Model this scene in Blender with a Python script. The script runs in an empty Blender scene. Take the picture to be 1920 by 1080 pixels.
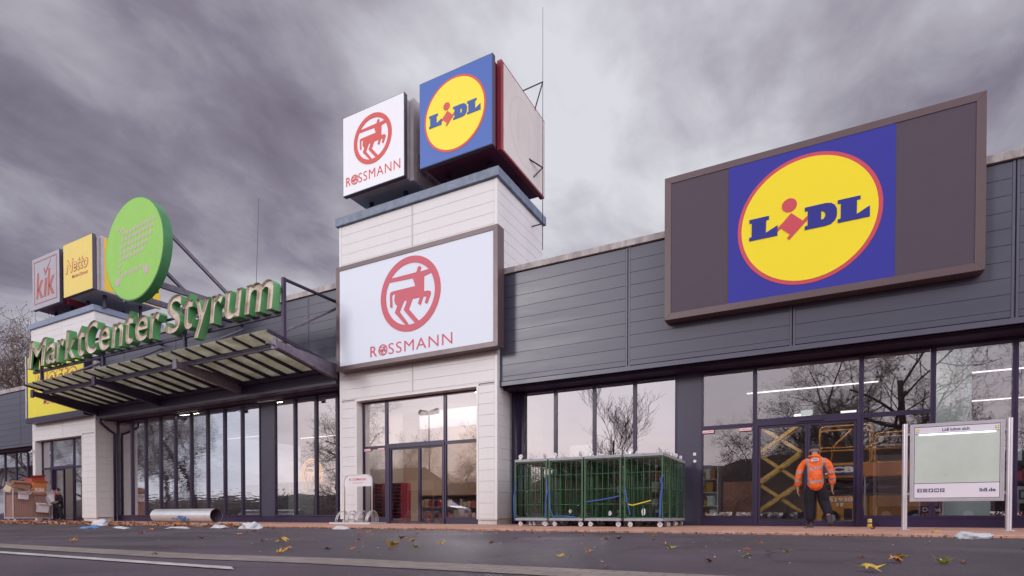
import bpy, bmesh, math, random
from mathutils import Vector, Matrix, noise as mnoise
from math import sin, cos, pi, radians
random.seed(7)
C = bpy.context.scene.collection
S = bpy.context.scene

# ------------------------------------------------------------------ camera
cd = bpy.data.cameras.new('camera'); cam = bpy.data.objects.new('camera', cd); C.objects.link(cam)
cam.location = (0, 0, 0.245); cam.rotation_euler = (pi/2 - 0.0151, 0, 0.496)
cd.sensor_width = 36; cd.lens = 1079.55/1920*36; cd.shift_x = 0.00665; cd.shift_y = 0.2308
cd.clip_start = 0.05; cd.clip_end = 3000
S.camera = cam
# ------------------------------------------------------------------ world: overcast sky, brighter low in the south behind the camera
SUN_EL, SUN_AZ = radians(17), radians(218)     # azimuth measured so that light comes from front left of the shops
W = bpy.data.worlds.new('World'); S.world = W; W.use_nodes = True
nt = W.node_tree; nt.nodes.clear()
def N(t, tree=None, **kw):
    n = (tree or nt).nodes.new(t)
    for k, v in kw.items():
        if hasattr(n, k): setattr(n, k, v)
    return n
def math_node(tree, op, a, b=None, clamp=False):
    n = tree.nodes.new('ShaderNodeMath'); n.operation = op; n.use_clamp = clamp
    for i, v in enumerate((a, b)):
        if v is None: continue
        if isinstance(v, (int, float)): n.inputs[i].default_value = v
        else: tree.links.new(v, n.inputs[i])
    return n.outputs[0]
tc = N('ShaderNodeTexCoord'); sep = N('ShaderNodeSeparateXYZ'); nt.links.new(tc.outputs['Generated'], sep.inputs[0])
zc = math_node(nt, 'ADD', math_node(nt, 'MAXIMUM', sep.outputs[2], 0.0), 0.22)
px = math_node(nt, 'DIVIDE', sep.outputs[0], zc); py = math_node(nt, 'DIVIDE', sep.outputs[1], zc)
cmb = N('ShaderNodeCombineXYZ'); nt.links.new(px, cmb.inputs[0]); nt.links.new(py, cmb.inputs[1])
def cloud(scale, detail, rough, dist, rot, sx, off):
    mp = N('ShaderNodeMapping'); mp.inputs['Scale'].default_value = (1, sx, 1)
    mp.inputs['Location'].default_value = off
    nt.links.new(cmb.outputs[0], mp.inputs[0])
    no = N('ShaderNodeTexNoise'); no.inputs['Scale'].default_value = scale; no.inputs['Detail'].default_value = detail
    no.inputs['Roughness'].default_value = rough; no.inputs['Distortion'].default_value = dist
    nt.links.new(mp.outputs[0], no.inputs['Vector']); return no.outputs[0]
c1 = cloud(0.8, 3, 0.5, 0.3, 33, 0.7, (3.1, 1.7, 0)); c2 = cloud(2.4, 5, 0.5, 0.35, 33, 0.62, (0.4, 5.2, 1)); c3 = cloud(6.0, 6, 0.58, 0.3, 33, 0.7, (2.4, 1.2, 3))
mixv = math_node(nt, 'ADD', math_node(nt, 'MULTIPLY', c1, 0.38), math_node(nt, 'ADD', math_node(nt, 'MULTIPLY', c2, 0.34), math_node(nt, 'ADD', math_node(nt, 'MULTIPLY', c3, 0.20), 0.062)))
rmp = N('ShaderNodeValToRGB'); cr = rmp.color_ramp
cr.elements[0].position = 0.36; cr.elements[0].color = (0.125, 0.107, 0.148, 1)
cr.elements[1].position = 0.62; cr.elements[1].color = (0.68, 0.68, 0.73, 1)
e = cr.elements.new(0.44); e.color = (0.225, 0.203, 0.258, 1)
e = cr.elements.new(0.52); e.color = (0.405, 0.388, 0.445, 1)
for dv, n_p, amp in (((-0.249, 0.849, 0.466), 22, 0.03), ((-0.80, 0.55, 0.22), 40, 0.12), ((-0.45, 0.72, 0.52), 40, 0.045), ((-0.83, 0.27, 0.49), 14, -0.11), ((-0.70, 0.55, 0.46), 60, -0.03), ((0.12, 0.862, 0.493), 40, -0.055), ((0.02, 0.76, 0.65), 60, -0.03)):
    vd = nt.nodes.new('ShaderNodeVectorMath'); vd.operation = 'DOT_PRODUCT'; nt.links.new(tc.outputs['Generated'], vd.inputs[0]); L_ = Vector(dv).normalized(); vd.inputs[1].default_value = L_
    g_ = math_node(nt, 'MULTIPLY', math_node(nt, 'POWER', math_node(nt, 'MAXIMUM', vd.outputs['Value'], 0.0), n_p), amp)
    mixv = math_node(nt, 'ADD', mixv, g_)
nt.links.new(mixv, rmp.inputs[0])
# brighter behind the camera
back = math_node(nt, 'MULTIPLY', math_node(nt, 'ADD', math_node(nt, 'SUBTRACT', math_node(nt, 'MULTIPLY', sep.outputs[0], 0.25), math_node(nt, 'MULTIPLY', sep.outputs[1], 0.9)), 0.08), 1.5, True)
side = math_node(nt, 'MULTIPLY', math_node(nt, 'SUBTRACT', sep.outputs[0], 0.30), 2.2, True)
warm = N('ShaderNodeMix'); warm.data_type = 'RGBA'
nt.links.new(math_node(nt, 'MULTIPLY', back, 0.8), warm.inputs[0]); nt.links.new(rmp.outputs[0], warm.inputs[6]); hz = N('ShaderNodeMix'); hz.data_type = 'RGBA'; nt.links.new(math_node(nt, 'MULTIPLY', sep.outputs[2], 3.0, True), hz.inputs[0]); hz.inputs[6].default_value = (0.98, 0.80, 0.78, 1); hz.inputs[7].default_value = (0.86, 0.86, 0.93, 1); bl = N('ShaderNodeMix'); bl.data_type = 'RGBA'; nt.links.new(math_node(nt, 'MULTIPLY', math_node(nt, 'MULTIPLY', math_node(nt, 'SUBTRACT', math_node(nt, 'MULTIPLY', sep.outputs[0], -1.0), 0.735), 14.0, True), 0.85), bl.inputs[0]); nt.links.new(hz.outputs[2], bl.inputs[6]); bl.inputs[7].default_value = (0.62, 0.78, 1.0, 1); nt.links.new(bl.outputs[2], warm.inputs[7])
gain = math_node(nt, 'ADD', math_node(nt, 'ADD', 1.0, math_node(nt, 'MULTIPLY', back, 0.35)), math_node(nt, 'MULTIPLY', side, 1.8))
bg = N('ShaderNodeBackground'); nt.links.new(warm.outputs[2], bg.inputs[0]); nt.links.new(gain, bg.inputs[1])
sky = N('ShaderNodeTexSky'); sky.sky_type = 'NISHITA'; sky.sun_disc = False; sky.sun_elevation = SUN_EL; sky.sun_rotation = SUN_AZ
bg2 = N('ShaderNodeBackground'); nt.links.new(sky.outputs[0], bg2.inputs[0]); bg2.inputs[1].default_value = 0.05
mxs = N('ShaderNodeMixShader'); mxs.inputs[0].default_value = 0.10
nt.links.new(bg.outputs[0], mxs.inputs[1]); nt.links.new(bg2.outputs[0], mxs.inputs[2])
wo = N('ShaderNodeOutputWorld'); nt.links.new(mxs.outputs[0], wo.inputs[0])
# ------------------------------------------------------------------ sun (veiled, low)
sl = bpy.data.lights.new('sun', 'SUN'); sl.energy = 0.9; sl.angle = radians(12); sl.color = (1, 0.96, 0.96)
so = bpy.data.objects.new('sun', sl); C.objects.link(so)
so.rotation_euler = Vector((0.55, 1.0, -0.36)).to_track_quat('-Z', 'Y').to_euler(); so.location = (-20, -30, 20)
S.view_settings.view_transform = 'Standard'; S.view_settings.look = 'None'; S.view_settings.exposure = 0.20; S.view_settings.gamma = 1
S.cycles.max_bounces = 8; S.cycles.transparent_max_bounces = 12; S.cycles.caustics_reflective = False; S.cycles.caustics_refractive = False

# ------------------------------------------------------------------ materials
def mat(name, col, rough=0.6, metal=0.0, var=0.0, vscale=3.0, bump=0.0, bscale=20.0, emit=0.0, spec=0.5, stain=None, sscale=(1, 1, 1), coord='Object', speck=None):
    m = bpy.data.materials.new(name); m.use_nodes = True; t = m.node_tree; b = t.nodes['Principled BSDF']
    b.inputs['Base Color'].default_value = (*col, 1); b.inputs['Roughness'].default_value = rough; b.inputs['Metallic'].default_value = metal
    b.inputs['Specular IOR Level'].default_value = spec
    tcn = t.nodes.new('ShaderNodeTexCoord'); mp = t.nodes.new('ShaderNodeMapping'); t.links.new(tcn.outputs[coord], mp.inputs[0])
    mp.inputs['Scale'].default_value = sscale
    if var or stain:
        n = t.nodes.new('ShaderNodeTexNoise'); n.inputs['Scale'].default_value = vscale; n.inputs['Detail'].default_value = 6; n.inputs['Roughness'].default_value = 0.65
        t.links.new(mp.outputs[0], n.inputs['Vector'])
        r = t.nodes.new('ShaderNodeValToRGB'); r.color_ramp.elements[0].position = 0.32; r.color_ramp.elements[1].position = 0.68
        lo = stain or tuple(c*(1-var) for c in col); hi = tuple(min(1, c*(1+var)) for c in col)
        r.color_ramp.elements[0].color = (*lo, 1); r.color_ramp.elements[1].color = (*hi, 1)
        t.links.new(n.outputs[0], r.inputs[0]); out = r.outputs[0]
        if speck:
            v = t.nodes.new('ShaderNodeTexNoise'); v.inputs['Scale'].default_value = speck[0]; v.inputs['Detail'].default_value = 2
            t.links.new(tcn.outputs[coord], v.inputs['Vector'])
            rr = t.nodes.new('ShaderNodeValToRGB'); rr.color_ramp.elements[0].position = 0.58; rr.color_ramp.elements[1].position = 0.68
            t.links.new(v.outputs[0], rr.inputs[0])
            mx = t.nodes.new('ShaderNodeMix'); mx.data_type = 'RGBA'; t.links.new(rr.outputs[0], mx.inputs[0]); t.links.new(out, mx.inputs[6]); mx.inputs[7].default_value = (*speck[1], 1); out = mx.outputs[2]
        t.links.new(out, b.inputs['Base Color'])
        rm = t.nodes.new('ShaderNodeMapRange'); rm.inputs[3].default_value = max(0, rough-0.1); rm.inputs[4].default_value = min(1, rough+0.1)
        t.links.new(n.outputs[0], rm.inputs[0]); t.links.new(rm.outputs[0], b.inputs['Roughness'])
    if bump:
        n2 = t.nodes.new('ShaderNodeTexNoise'); n2.inputs['Scale'].default_value = bscale; n2.inputs['Detail'].default_value = 4
        t.links.new(mp.outputs[0], n2.inputs['Vector'])
        bp = t.nodes.new('ShaderNodeBump'); bp.inputs['Strength'].default_value = bump; bp.inputs['Distance'].default_value = 0.02
        t.links.new(n2.outputs[0], bp.inputs['Height']); t.links.new(bp.outputs[0], b.inputs['Normal'])
    if emit:
        b.inputs['Emission Color'].default_value = (*col, 1); b.inputs['Emission Strength'].default_value = emit
    return m
def glass(name, refl=0.3, tint=(0.75, 0.76, 0.82), wav=0.0, wsc=(1, 1, 1), k=1.3):
    m = bpy.data.materials.new(name); m.use_nodes = True; t = m.node_tree; t.nodes.clear()
    o = t.nodes.new('ShaderNodeOutputMaterial'); mx = t.nodes.new('ShaderNodeMixShader')
    tr = t.nodes.new('ShaderNodeBsdfTransparent'); tr.inputs[0].default_value = (*tint, 1)
    gl = t.nodes.new('ShaderNodeBsdfGlossy'); gl.inputs['Roughness'].default_value = 0.0; gl.inputs[0].default_value = (0.95, 0.93, 0.97, 1)
    fr = t.nodes.new('ShaderNodeFresnel'); fr.inputs[0].default_value = 1.5
    f = math_node(t, 'ADD', math_node(t, 'MULTIPLY', fr.outputs[0], k), refl, True)
    t.links.new(f, mx.inputs[0]); t.links.new(tr.outputs[0], mx.inputs[1]); t.links.new(gl.outputs[0], mx.inputs[2]); t.links.new(mx.outputs[0], o.inputs[0])
    if wav:
        tcn = t.nodes.new('ShaderNodeTexCoord'); mp = t.nodes.new('ShaderNodeMapping'); mp.inputs['Scale'].default_value = wsc
        t.links.new(tcn.outputs['Object'], mp.inputs[0]); n = t.nodes.new('ShaderNodeTexNoise'); n.inputs['Scale'].default_value = 3; n.inputs['Detail'].default_value = 1.5
        t.links.new(mp.outputs[0], n.inputs['Vector']); bp = t.nodes.new('ShaderNodeBump'); bp.inputs['Strength'].default_value = 1; bp.inputs['Distance'].default_value = wav
        t.links.new(n.outputs[0], bp.inputs['Height']); t.links.new(bp.outputs[0], gl.inputs['Normal'])
    return m
M = dict(
 white=mat('white_cladding', (0.74, 0.71, 0.71), 0.42, var=0.04, vscale=1.1, bump=0.03, bscale=1.2, sscale=(1.6, 1.6, 0.25)),
 white_side=mat('white_trim', (0.76, 0.725, 0.72), 0.4, var=0.02, vscale=2),
 plinthw=mat('white_plinth', (0.66, 0.62, 0.60), 0.6, var=0.12, vscale=5),
 grey=mat('grey_cladding', (0.074, 0.073, 0.108), 0.36, var=0.10, vscale=1.0, bump=0.16, bscale=1.1, sscale=(0.35, 0.35, 2.6)),
 greytrim=mat('grey_trim', (0.088, 0.084, 0.125), 0.35, var=0.05, vscale=1),
 groovew=mat('white_joint_gap', (0.60, 0.56, 0.56), 0.8), groove=mat('groove_shadow_gap', (0.04, 0.034, 0.06), 0.8),
 coping=mat('weathered_coping', (0.50, 0.45, 0.44), 0.6, var=0.1, vscale=2.2, stain=(0.20, 0.16, 0.165), sscale=(1.6, 1, 0.5)),
 bluecoping=mat('blue_grey_coping', (0.165, 0.21, 0.30), 0.4, var=0.2, vscale=4, stain=(0.10, 0.13, 0.19)),
 bluecoping2=mat('light_blue_grey_coping', (0.24, 0.29, 0.41), 0.4, var=0.1, vscale=4),
 frame=mat('anthracite_frame', (0.027, 0.013, 0.052), 0.38, var=0.1, vscale=2),
 soffit=mat('dark_soffit', (0.028, 0.008, 0.042), 0.7),
 panel=mat('dark_infill_panel', (0.052, 0.042, 0.078), 0.4, var=0.06),
 brown=mat('brown_sign_frame', (0.115, 0.072, 0.078), 0.38, metal=0.15, var=0.06, vscale=1.5),
 signgrey=mat('taupe_sign_sheet', (0.088, 0.066, 0.088), 0.6, spec=0.25, var=0.04, vscale=3),
 lidlblue=mat('deep_blue_film', (0.042, 0.042, 0.33), 0.6, spec=0.25),
 lidlyellow=mat('yellow_film', (0.95, 0.76, 0.03), 0.6, spec=0.25),
 lidlred=mat('red_film', (0.60, 0.055, 0.085), 0.5),
 letterblue=mat('dark_blue_film', (0.035, 0.037, 0.27), 0.6, spec=0.25),
 signwhite=mat('white_light_sheet', (0.72, 0.76, 0.86), 0.5, emit=0.04),
 rossred=mat('rose_red_film', (0.60, 0.085, 0.13), 0.5),
 cubeblue=mat('lit_blue_sheet', (0.045, 0.12, 0.44), 0.45, emit=0.10),
 cubeyellow=mat('lit_yellow_sheet', (0.93, 0.76, 0.04), 0.5, emit=0.08),
 cubered=mat('lit_red_film', (0.66, 0.08, 0.07), 0.5, emit=0.05),
 cubewhite=mat('lit_white_sheet', (0.80, 0.80, 0.85), 0.4, emit=0.10),
 cubelet=mat('lit_blue_letter', (0.03, 0.09, 0.36), 0.5, emit=0.03),
 blank=mat('blank_cream_sheet', (0.72, 0.66, 0.62), 0.45, var=0.05, vscale=1.2),
 ghost=mat('faded_adhesive', (0.68, 0.62, 0.58), 0.5),
 redpaint=mat('dark_red_paint', (0.30, 0.03, 0.045), 0.4, var=0.1),
 dkred=mat('maroon_paint', (0.13, 0.015, 0.05), 0.5),
 cubegrey=mat('grey_white_casing', (0.50, 0.46, 0.48), 0.5, var=0.1),
 cubedark=mat('dark_casing', (0.075, 0.06, 0.10), 0.5),
 nettoyellow=mat('pale_yellow_sheet', (0.86, 0.66, 0.17), 0.5, var=0.03),
 nettoyellow2=mat('bright_yellow_sheet', (0.80, 0.68, 0.04), 0.5, var=0.03),
 nettoorange=mat('golden_sheet', (0.85, 0.56, 0.02), 0.45),
 nettored=mat('dull_red_film', (0.52, 0.14, 0.10), 0.5),
 kikgrey=mat('pale_grey_sheet', (0.42, 0.40, 0.46), 0.45),
 kikred=mat('faded_red_film', (0.42, 0.12, 0.10), 0.5),
 green=mat('grass_green_enamel', (0.15, 0.42, 0.17), 0.4, var=0.15, vscale=1.5),
 letterin=mat('dirty_beige_enamel', (0.74, 0.65, 0.56), 0.6, var=0.08, vscale=2.2, stain=(0.42, 0.32, 0.24)),
 disc=mat('lime_green_banner', (0.30, 0.62, 0.10), 0.5, var=0.05, vscale=1.2, bump=0.1, bscale=2.5),
 discrim=mat('mid_green_enamel', (0.07, 0.24, 0.10), 0.35, var=0.1),
 dot=mat('beige_dot_film', (0.56, 0.44, 0.42), 0.6),
 steel=mat('galvanised_steel', (0.18, 0.155, 0.20), 0.45, metal=0.3, var=0.25, vscale=6),
 darksteel=mat('dark_painted_steel', (0.030, 0.016, 0.050), 0.45, var=0.15, vscale=4),
 dirtyglass=mat('dirty_canopy_glass', (0.36, 0.34, 0.24), 0.35, var=0.25, vscale=1.6, stain=(0.22, 0.21, 0.14)),
 asphalt=mat('asphalt', (0.088, 0.062, 0.084), 0.60, var=0.24, vscale=0.7, bump=0.9, bscale=70, spec=0.6, speck=(140, (0.10, 0.085, 0.105))),
 gutter=mat('worn_paver_band', (0.30, 0.235, 0.21), 0.8, var=0.25, vscale=30, bump=0.5, bscale=120),
 line=mat('worn_white_road_paint', (0.62, 0.58, 0.55), 0.7, var=0.2, vscale=12, stain=(0.34, 0.31, 0.31)),
 zinc=mat('white_zinc', (0.62, 0.62, 0.64), 0.4, metal=0.5),
 plastic=mat('white_bag_film', (0.60, 0.60, 0.63), 0.45), bluefilm=mat('blue_film', (0.10, 0.26, 0.55), 0.4),
 duct=mat('spiral_zinc', (0.72, 0.72, 0.74), 0.35, metal=0.5, var=0.06), ductin=mat('duct_inside', (0.13, 0.10, 0.15), 0.6),
 cage=mat('green_coated_tube', (0.038, 0.115, 0.048), 0.4, var=0.15, vscale=8), traymat=mat('grey_tray', (0.34, 0.33, 0.37), 0.5, var=0.12, vscale=10),
 wheelw=mat('white_wheel', (0.72, 0.68, 0.68), 0.5), strapblue=mat('blue_strap', (0.025, 0.10, 0.40), 0.6), strapyellow=mat('yellow_strap', (0.75, 0.50, 0.05), 0.6),
 alu=mat('brushed_aluminium', (0.60, 0.56, 0.60), 0.35, metal=0.5, var=0.05), lightgreen=mat('lit_green_white_sheet', (0.50, 0.55, 0.50), 0.3, var=0.08, vscale=1.5, emit=0.06),
 tube=mat('lit_tube', (0.9, 1.0, 0.93), 0.4, emit=2.0), sheetw=mat('white_printed_sheet', (0.74, 0.70, 0.78), 0.5), ink=mat('navy_ink', (0.045, 0.03, 0.12), 0.6),
 black=mat('black_cloth', (0.007, 0.003, 0.012), 0.8, bump=0.3, bscale=12), cap=mat('black_cap', (0.012, 0.01, 0.022), 0.7), skin=mat('skin', (0.42, 0.22, 0.17), 0.55), hair=mat('grey_hair', (0.22, 0.18, 0.17), 0.8),
 boot=mat('dark_boot', (0.05, 0.035, 0.05), 0.6),
 card=mat('brown_cardboard', (0.34, 0.17, 0.12), 0.8, var=0.1, vscale=6), cardlight=mat('light_cardboard', (0.50, 0.36, 0.27), 0.8), cardwhite=mat('white_cardboard', (0.62, 0.58, 0.62), 0.7), cardorange=mat('orange_printed_card', (0.55, 0.20, 0.06), 0.6), cardred=mat('red_printed_card', (0.38, 0.06, 0.05), 0.6),
 wire=mat('wire_mesh', (0.42, 0.40, 0.44), 0.4, metal=0.6),
 gold=mat('ochre_machine_paint', (0.55, 0.36, 0.10), 0.4, var=0.15, vscale=6), jcb=mat('orange_machine_paint', (0.50, 0.24, 0.05), 0.4, var=0.1, vscale=4), rubber=mat('rubber', (0.02, 0.015, 0.03), 0.7),
 fillpanel=mat('added_fill_light', (1.0, 0.90, 0.76), 0.4, emit=34.0), led=mat('led_strip', (1.0, 0.93, 0.85), 0.4, emit=1.7), ring=mat('glowing_ring', (0.9, 0.48, 0.14), 0.4, emit=0.75),  # first one is the glow of the added interior fill panels
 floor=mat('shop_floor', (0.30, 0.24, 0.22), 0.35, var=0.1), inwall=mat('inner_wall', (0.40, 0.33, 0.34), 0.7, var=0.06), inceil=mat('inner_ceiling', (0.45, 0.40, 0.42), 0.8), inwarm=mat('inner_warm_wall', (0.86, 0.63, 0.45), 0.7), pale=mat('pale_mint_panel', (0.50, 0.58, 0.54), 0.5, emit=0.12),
 bark=mat('bark', (0.060, 0.045, 0.055), 0.85, var=0.3, vscale=6, bump=0.4, bscale=25), twig=mat('twig', (0.11, 0.078, 0.07), 0.85), leafdry=mat('brown_leaf', (0.20, 0.10, 0.05), 0.7, var=0.4, vscale=9),
 leafyellow=mat('yellow_leaf', (0.66, 0.45, 0.05), 0.6, var=0.3, vscale=30, stain=(0.40, 0.22, 0.04)), leaforange=mat('orange_leaf', (0.55, 0.23, 0.07), 0.6, var=0.3, vscale=30), leafgreen=mat('green_yellow_leaf', (0.42, 0.42, 0.06), 0.6, var=0.3, vscale=30), leafbrown=mat('dark_brown_leaf', (0.20, 0.065, 0.05), 0.7, var=0.3, vscale=30),
 bank=mat('added_bank_cover', (0.075, 0.055, 0.050), 0.95, var=0.45, vscale=1.2, bump=1.0, bscale=3), hedge=mat('hedge_leaf', (0.13, 0.095, 0.075), 0.8, var=0.3), farwall=mat('far_facade', (0.32, 0.22, 0.19), 0.8, var=0.1), farglass=mat('far_window', (0.05, 0.05, 0.08), 0.2),
 carwhite=mat('silver_car_paint', (0.50, 0.48, 0.52), 0.25, metal=0.3), cardark=mat('dark_car_paint', (0.03, 0.035, 0.08), 0.2), carglass=mat('car_glass', (0.02, 0.02, 0.03), 0.08), lampgrey=mat('lamp_grey', (0.20, 0.19, 0.21), 0.5),
 redplastic=mat('red_crates', (0.42, 0.03, 0.07), 0.5), blueplastic=mat('navy_containers', (0.03, 0.06, 0.22), 0.5), white2=mat('white_letters', (0.75, 0.72, 0.75), 0.5), redink=mat('red_ink', (0.50, 0.03, 0.07), 0.5),
 glass=glass('shop_glass', 0.20), glasslidl=glass('shop_glass_darker', 0.24, (0.80, 0.80, 0.86)), glassbright=glass('coated_shop_glass', 0.50, (0.8, 0.78, 0.8)), glasswavy=glass('wavy_shop_glass', 0.60, (0.45, 0.45, 0.5), 0.0012, (0.6, 1, 4.0)),
 glassdoor=glass('door_glass', 0.15, (0.9, 0.88, 0.88), k=1.0),
)
def crack_asphalt():
    t = M['asphalt'].node_tree; b = t.nodes['Principled BSDF']; src = b.inputs['Base Color'].links[0].from_socket
    tcn = t.nodes.new('ShaderNodeTexCoord'); nz = t.nodes.new('ShaderNodeTexNoise'); nz.inputs['Scale'].default_value = 0.9; nz.inputs['Detail'].default_value = 6; t.links.new(tcn.outputs['Object'], nz.inputs['Vector'])
    ad = t.nodes.new('ShaderNodeMix'); ad.data_type = 'VECTOR'; ad.inputs[0].default_value = 0.45; t.links.new(tcn.outputs['Object'], ad.inputs[4]); t.links.new(nz.outputs[1], ad.inputs[5])
    v = t.nodes.new('ShaderNodeTexVoronoi'); v.feature = 'DISTANCE_TO_EDGE'; v.inputs['Scale'].default_value = 0.75; t.links.new(ad.outputs[1], v.inputs['Vector'])
    m1 = math_node(t, 'LESS_THAN', v.outputs['Distance'], 0.006)
    n2 = t.nodes.new('ShaderNodeTexNoise'); n2.inputs['Scale'].default_value = 0.35; t.links.new(tcn.outputs['Object'], n2.inputs['Vector'])
    msk = math_node(t, 'MULTIPLY', m1, math_node(t, 'GREATER_THAN', n2.outputs[0], 0.5))
    mx = t.nodes.new('ShaderNodeMix'); mx.data_type = 'RGBA'; t.links.new(math_node(t, 'MULTIPLY', msk, 0.7), mx.inputs[0]); t.links.new(src, mx.inputs[6]); mx.inputs[7].default_value = (0.02, 0.014, 0.024, 1)
    # broad damp and dry areas
    n3 = t.nodes.new('ShaderNodeTexNoise'); n3.inputs['Scale'].default_value = 0.45; n3.inputs['Detail'].default_value = 5; n3.inputs['Distortion'].default_value = 0.8; t.links.new(tcn.outputs['Object'], n3.inputs['Vector'])
    r3 = t.nodes.new('ShaderNodeMapRange'); r3.inputs[1].default_value = 0.42; r3.inputs[2].default_value = 0.60; r3.inputs[3].default_value = 0.62; r3.inputs[4].default_value = 1.18; t.links.new(n3.outputs[0], r3.inputs[0])
    m3 = t.nodes.new('ShaderNodeMix'); m3.data_type = 'RGBA'; m3.blend_type = 'MULTIPLY'; m3.inputs[0].default_value = 1; t.links.new(mx.outputs[2], m3.inputs[6]); t.links.new(r3.outputs[0], m3.inputs[7]); t.links.new(m3.outputs[2], b.inputs['Base Color'])
    r4 = t.nodes.new('ShaderNodeMapRange'); r4.inputs[1].default_value = 0.42; r4.inputs[2].default_value = 0.60; r4.inputs[3].default_value = 0.50; r4.inputs[4].default_value = 0.68; t.links.new(n3.outputs[0], r4.inputs[0]); t.links.new(r4.outputs[0], b.inputs['Roughness'])
crack_asphalt()
# brick paving
def brick_mat(name, c1, c2, cm, scale, w, h, rot=0):
    m = bpy.data.materials.new(name); m.use_nodes = True; t = m.node_tree; b = t.nodes['Principled BSDF']; b.inputs['Roughness'].default_value = 0.75
    tcn = t.nodes.new('ShaderNodeTexCoord'); mp = t.nodes.new('ShaderNodeMapping'); mp.inputs['Rotation'].default_value = (0, 0, rot); t.links.new(tcn.outputs['Object'], mp.inputs[0])
    br = t.nodes.new('ShaderNodeTexBrick'); br.inputs['Scale'].default_value = scale; br.inputs['Color1'].default_value = (*c1, 1); br.inputs['Color2'].default_value = (*c2, 1); br.inputs['Mortar'].default_value = (*cm, 1)
    br.inputs['Mortar Size'].default_value = 0.02; br.inputs['Brick Width'].default_value = w; br.inputs['Row Height'].default_value = h
    t.links.new(mp.outputs[0], br.inputs['Vector'])
    n = t.nodes.new('ShaderNodeTexNoise'); n.inputs['Scale'].default_value = 1.3; n.inputs['Detail'].default_value = 7; n.inputs['Roughness'].default_value = 0.7; t.links.new(tcn.outputs['Object'], n.inputs['Vector'])
    r = t.nodes.new('ShaderNodeMapRange'); r.inputs[1].default_value = 0.3; r.inputs[2].default_value = 0.7; r.inputs[3].default_value = 0.72; r.inputs[4].default_value = 1.18; t.links.new(n.outputs[0], r.inputs[0])
    mx = t.nodes.new('ShaderNodeMix'); mx.data_type = 'RGBA'; mx.blend_type = 'MULTIPLY'; mx.inputs[0].default_value = 1; t.links.new(br.outputs[0], mx.inputs[6]); t.links.new(r.outputs[0], mx.inputs[7]); t.links.new(mx.outputs[2], b.inputs['Base Color'])
    bp = t.nodes.new('ShaderNodeBump'); bp.inputs['Strength'].default_value = 0.4; bp.inputs['Distance'].default_value = 0.01; t.links.new(br.outputs[1], bp.inputs['Height']); bp.invert = True; t.links.new(bp.outputs[0], b.inputs['Normal'])
    return m
M['brick'] = brick_mat('red_brick_paving', (0.62, 0.34, 0.25), (0.52, 0.27, 0.20), (0.36, 0.22, 0.18), 5, 1.0, 0.5)
M['gutter'] = brick_mat('worn_paver_band_setts', (0.34, 0.28, 0.25), (0.27, 0.22, 0.20), (0.13, 0.10, 0.11), 5, 0.9, 0.45)

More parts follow.
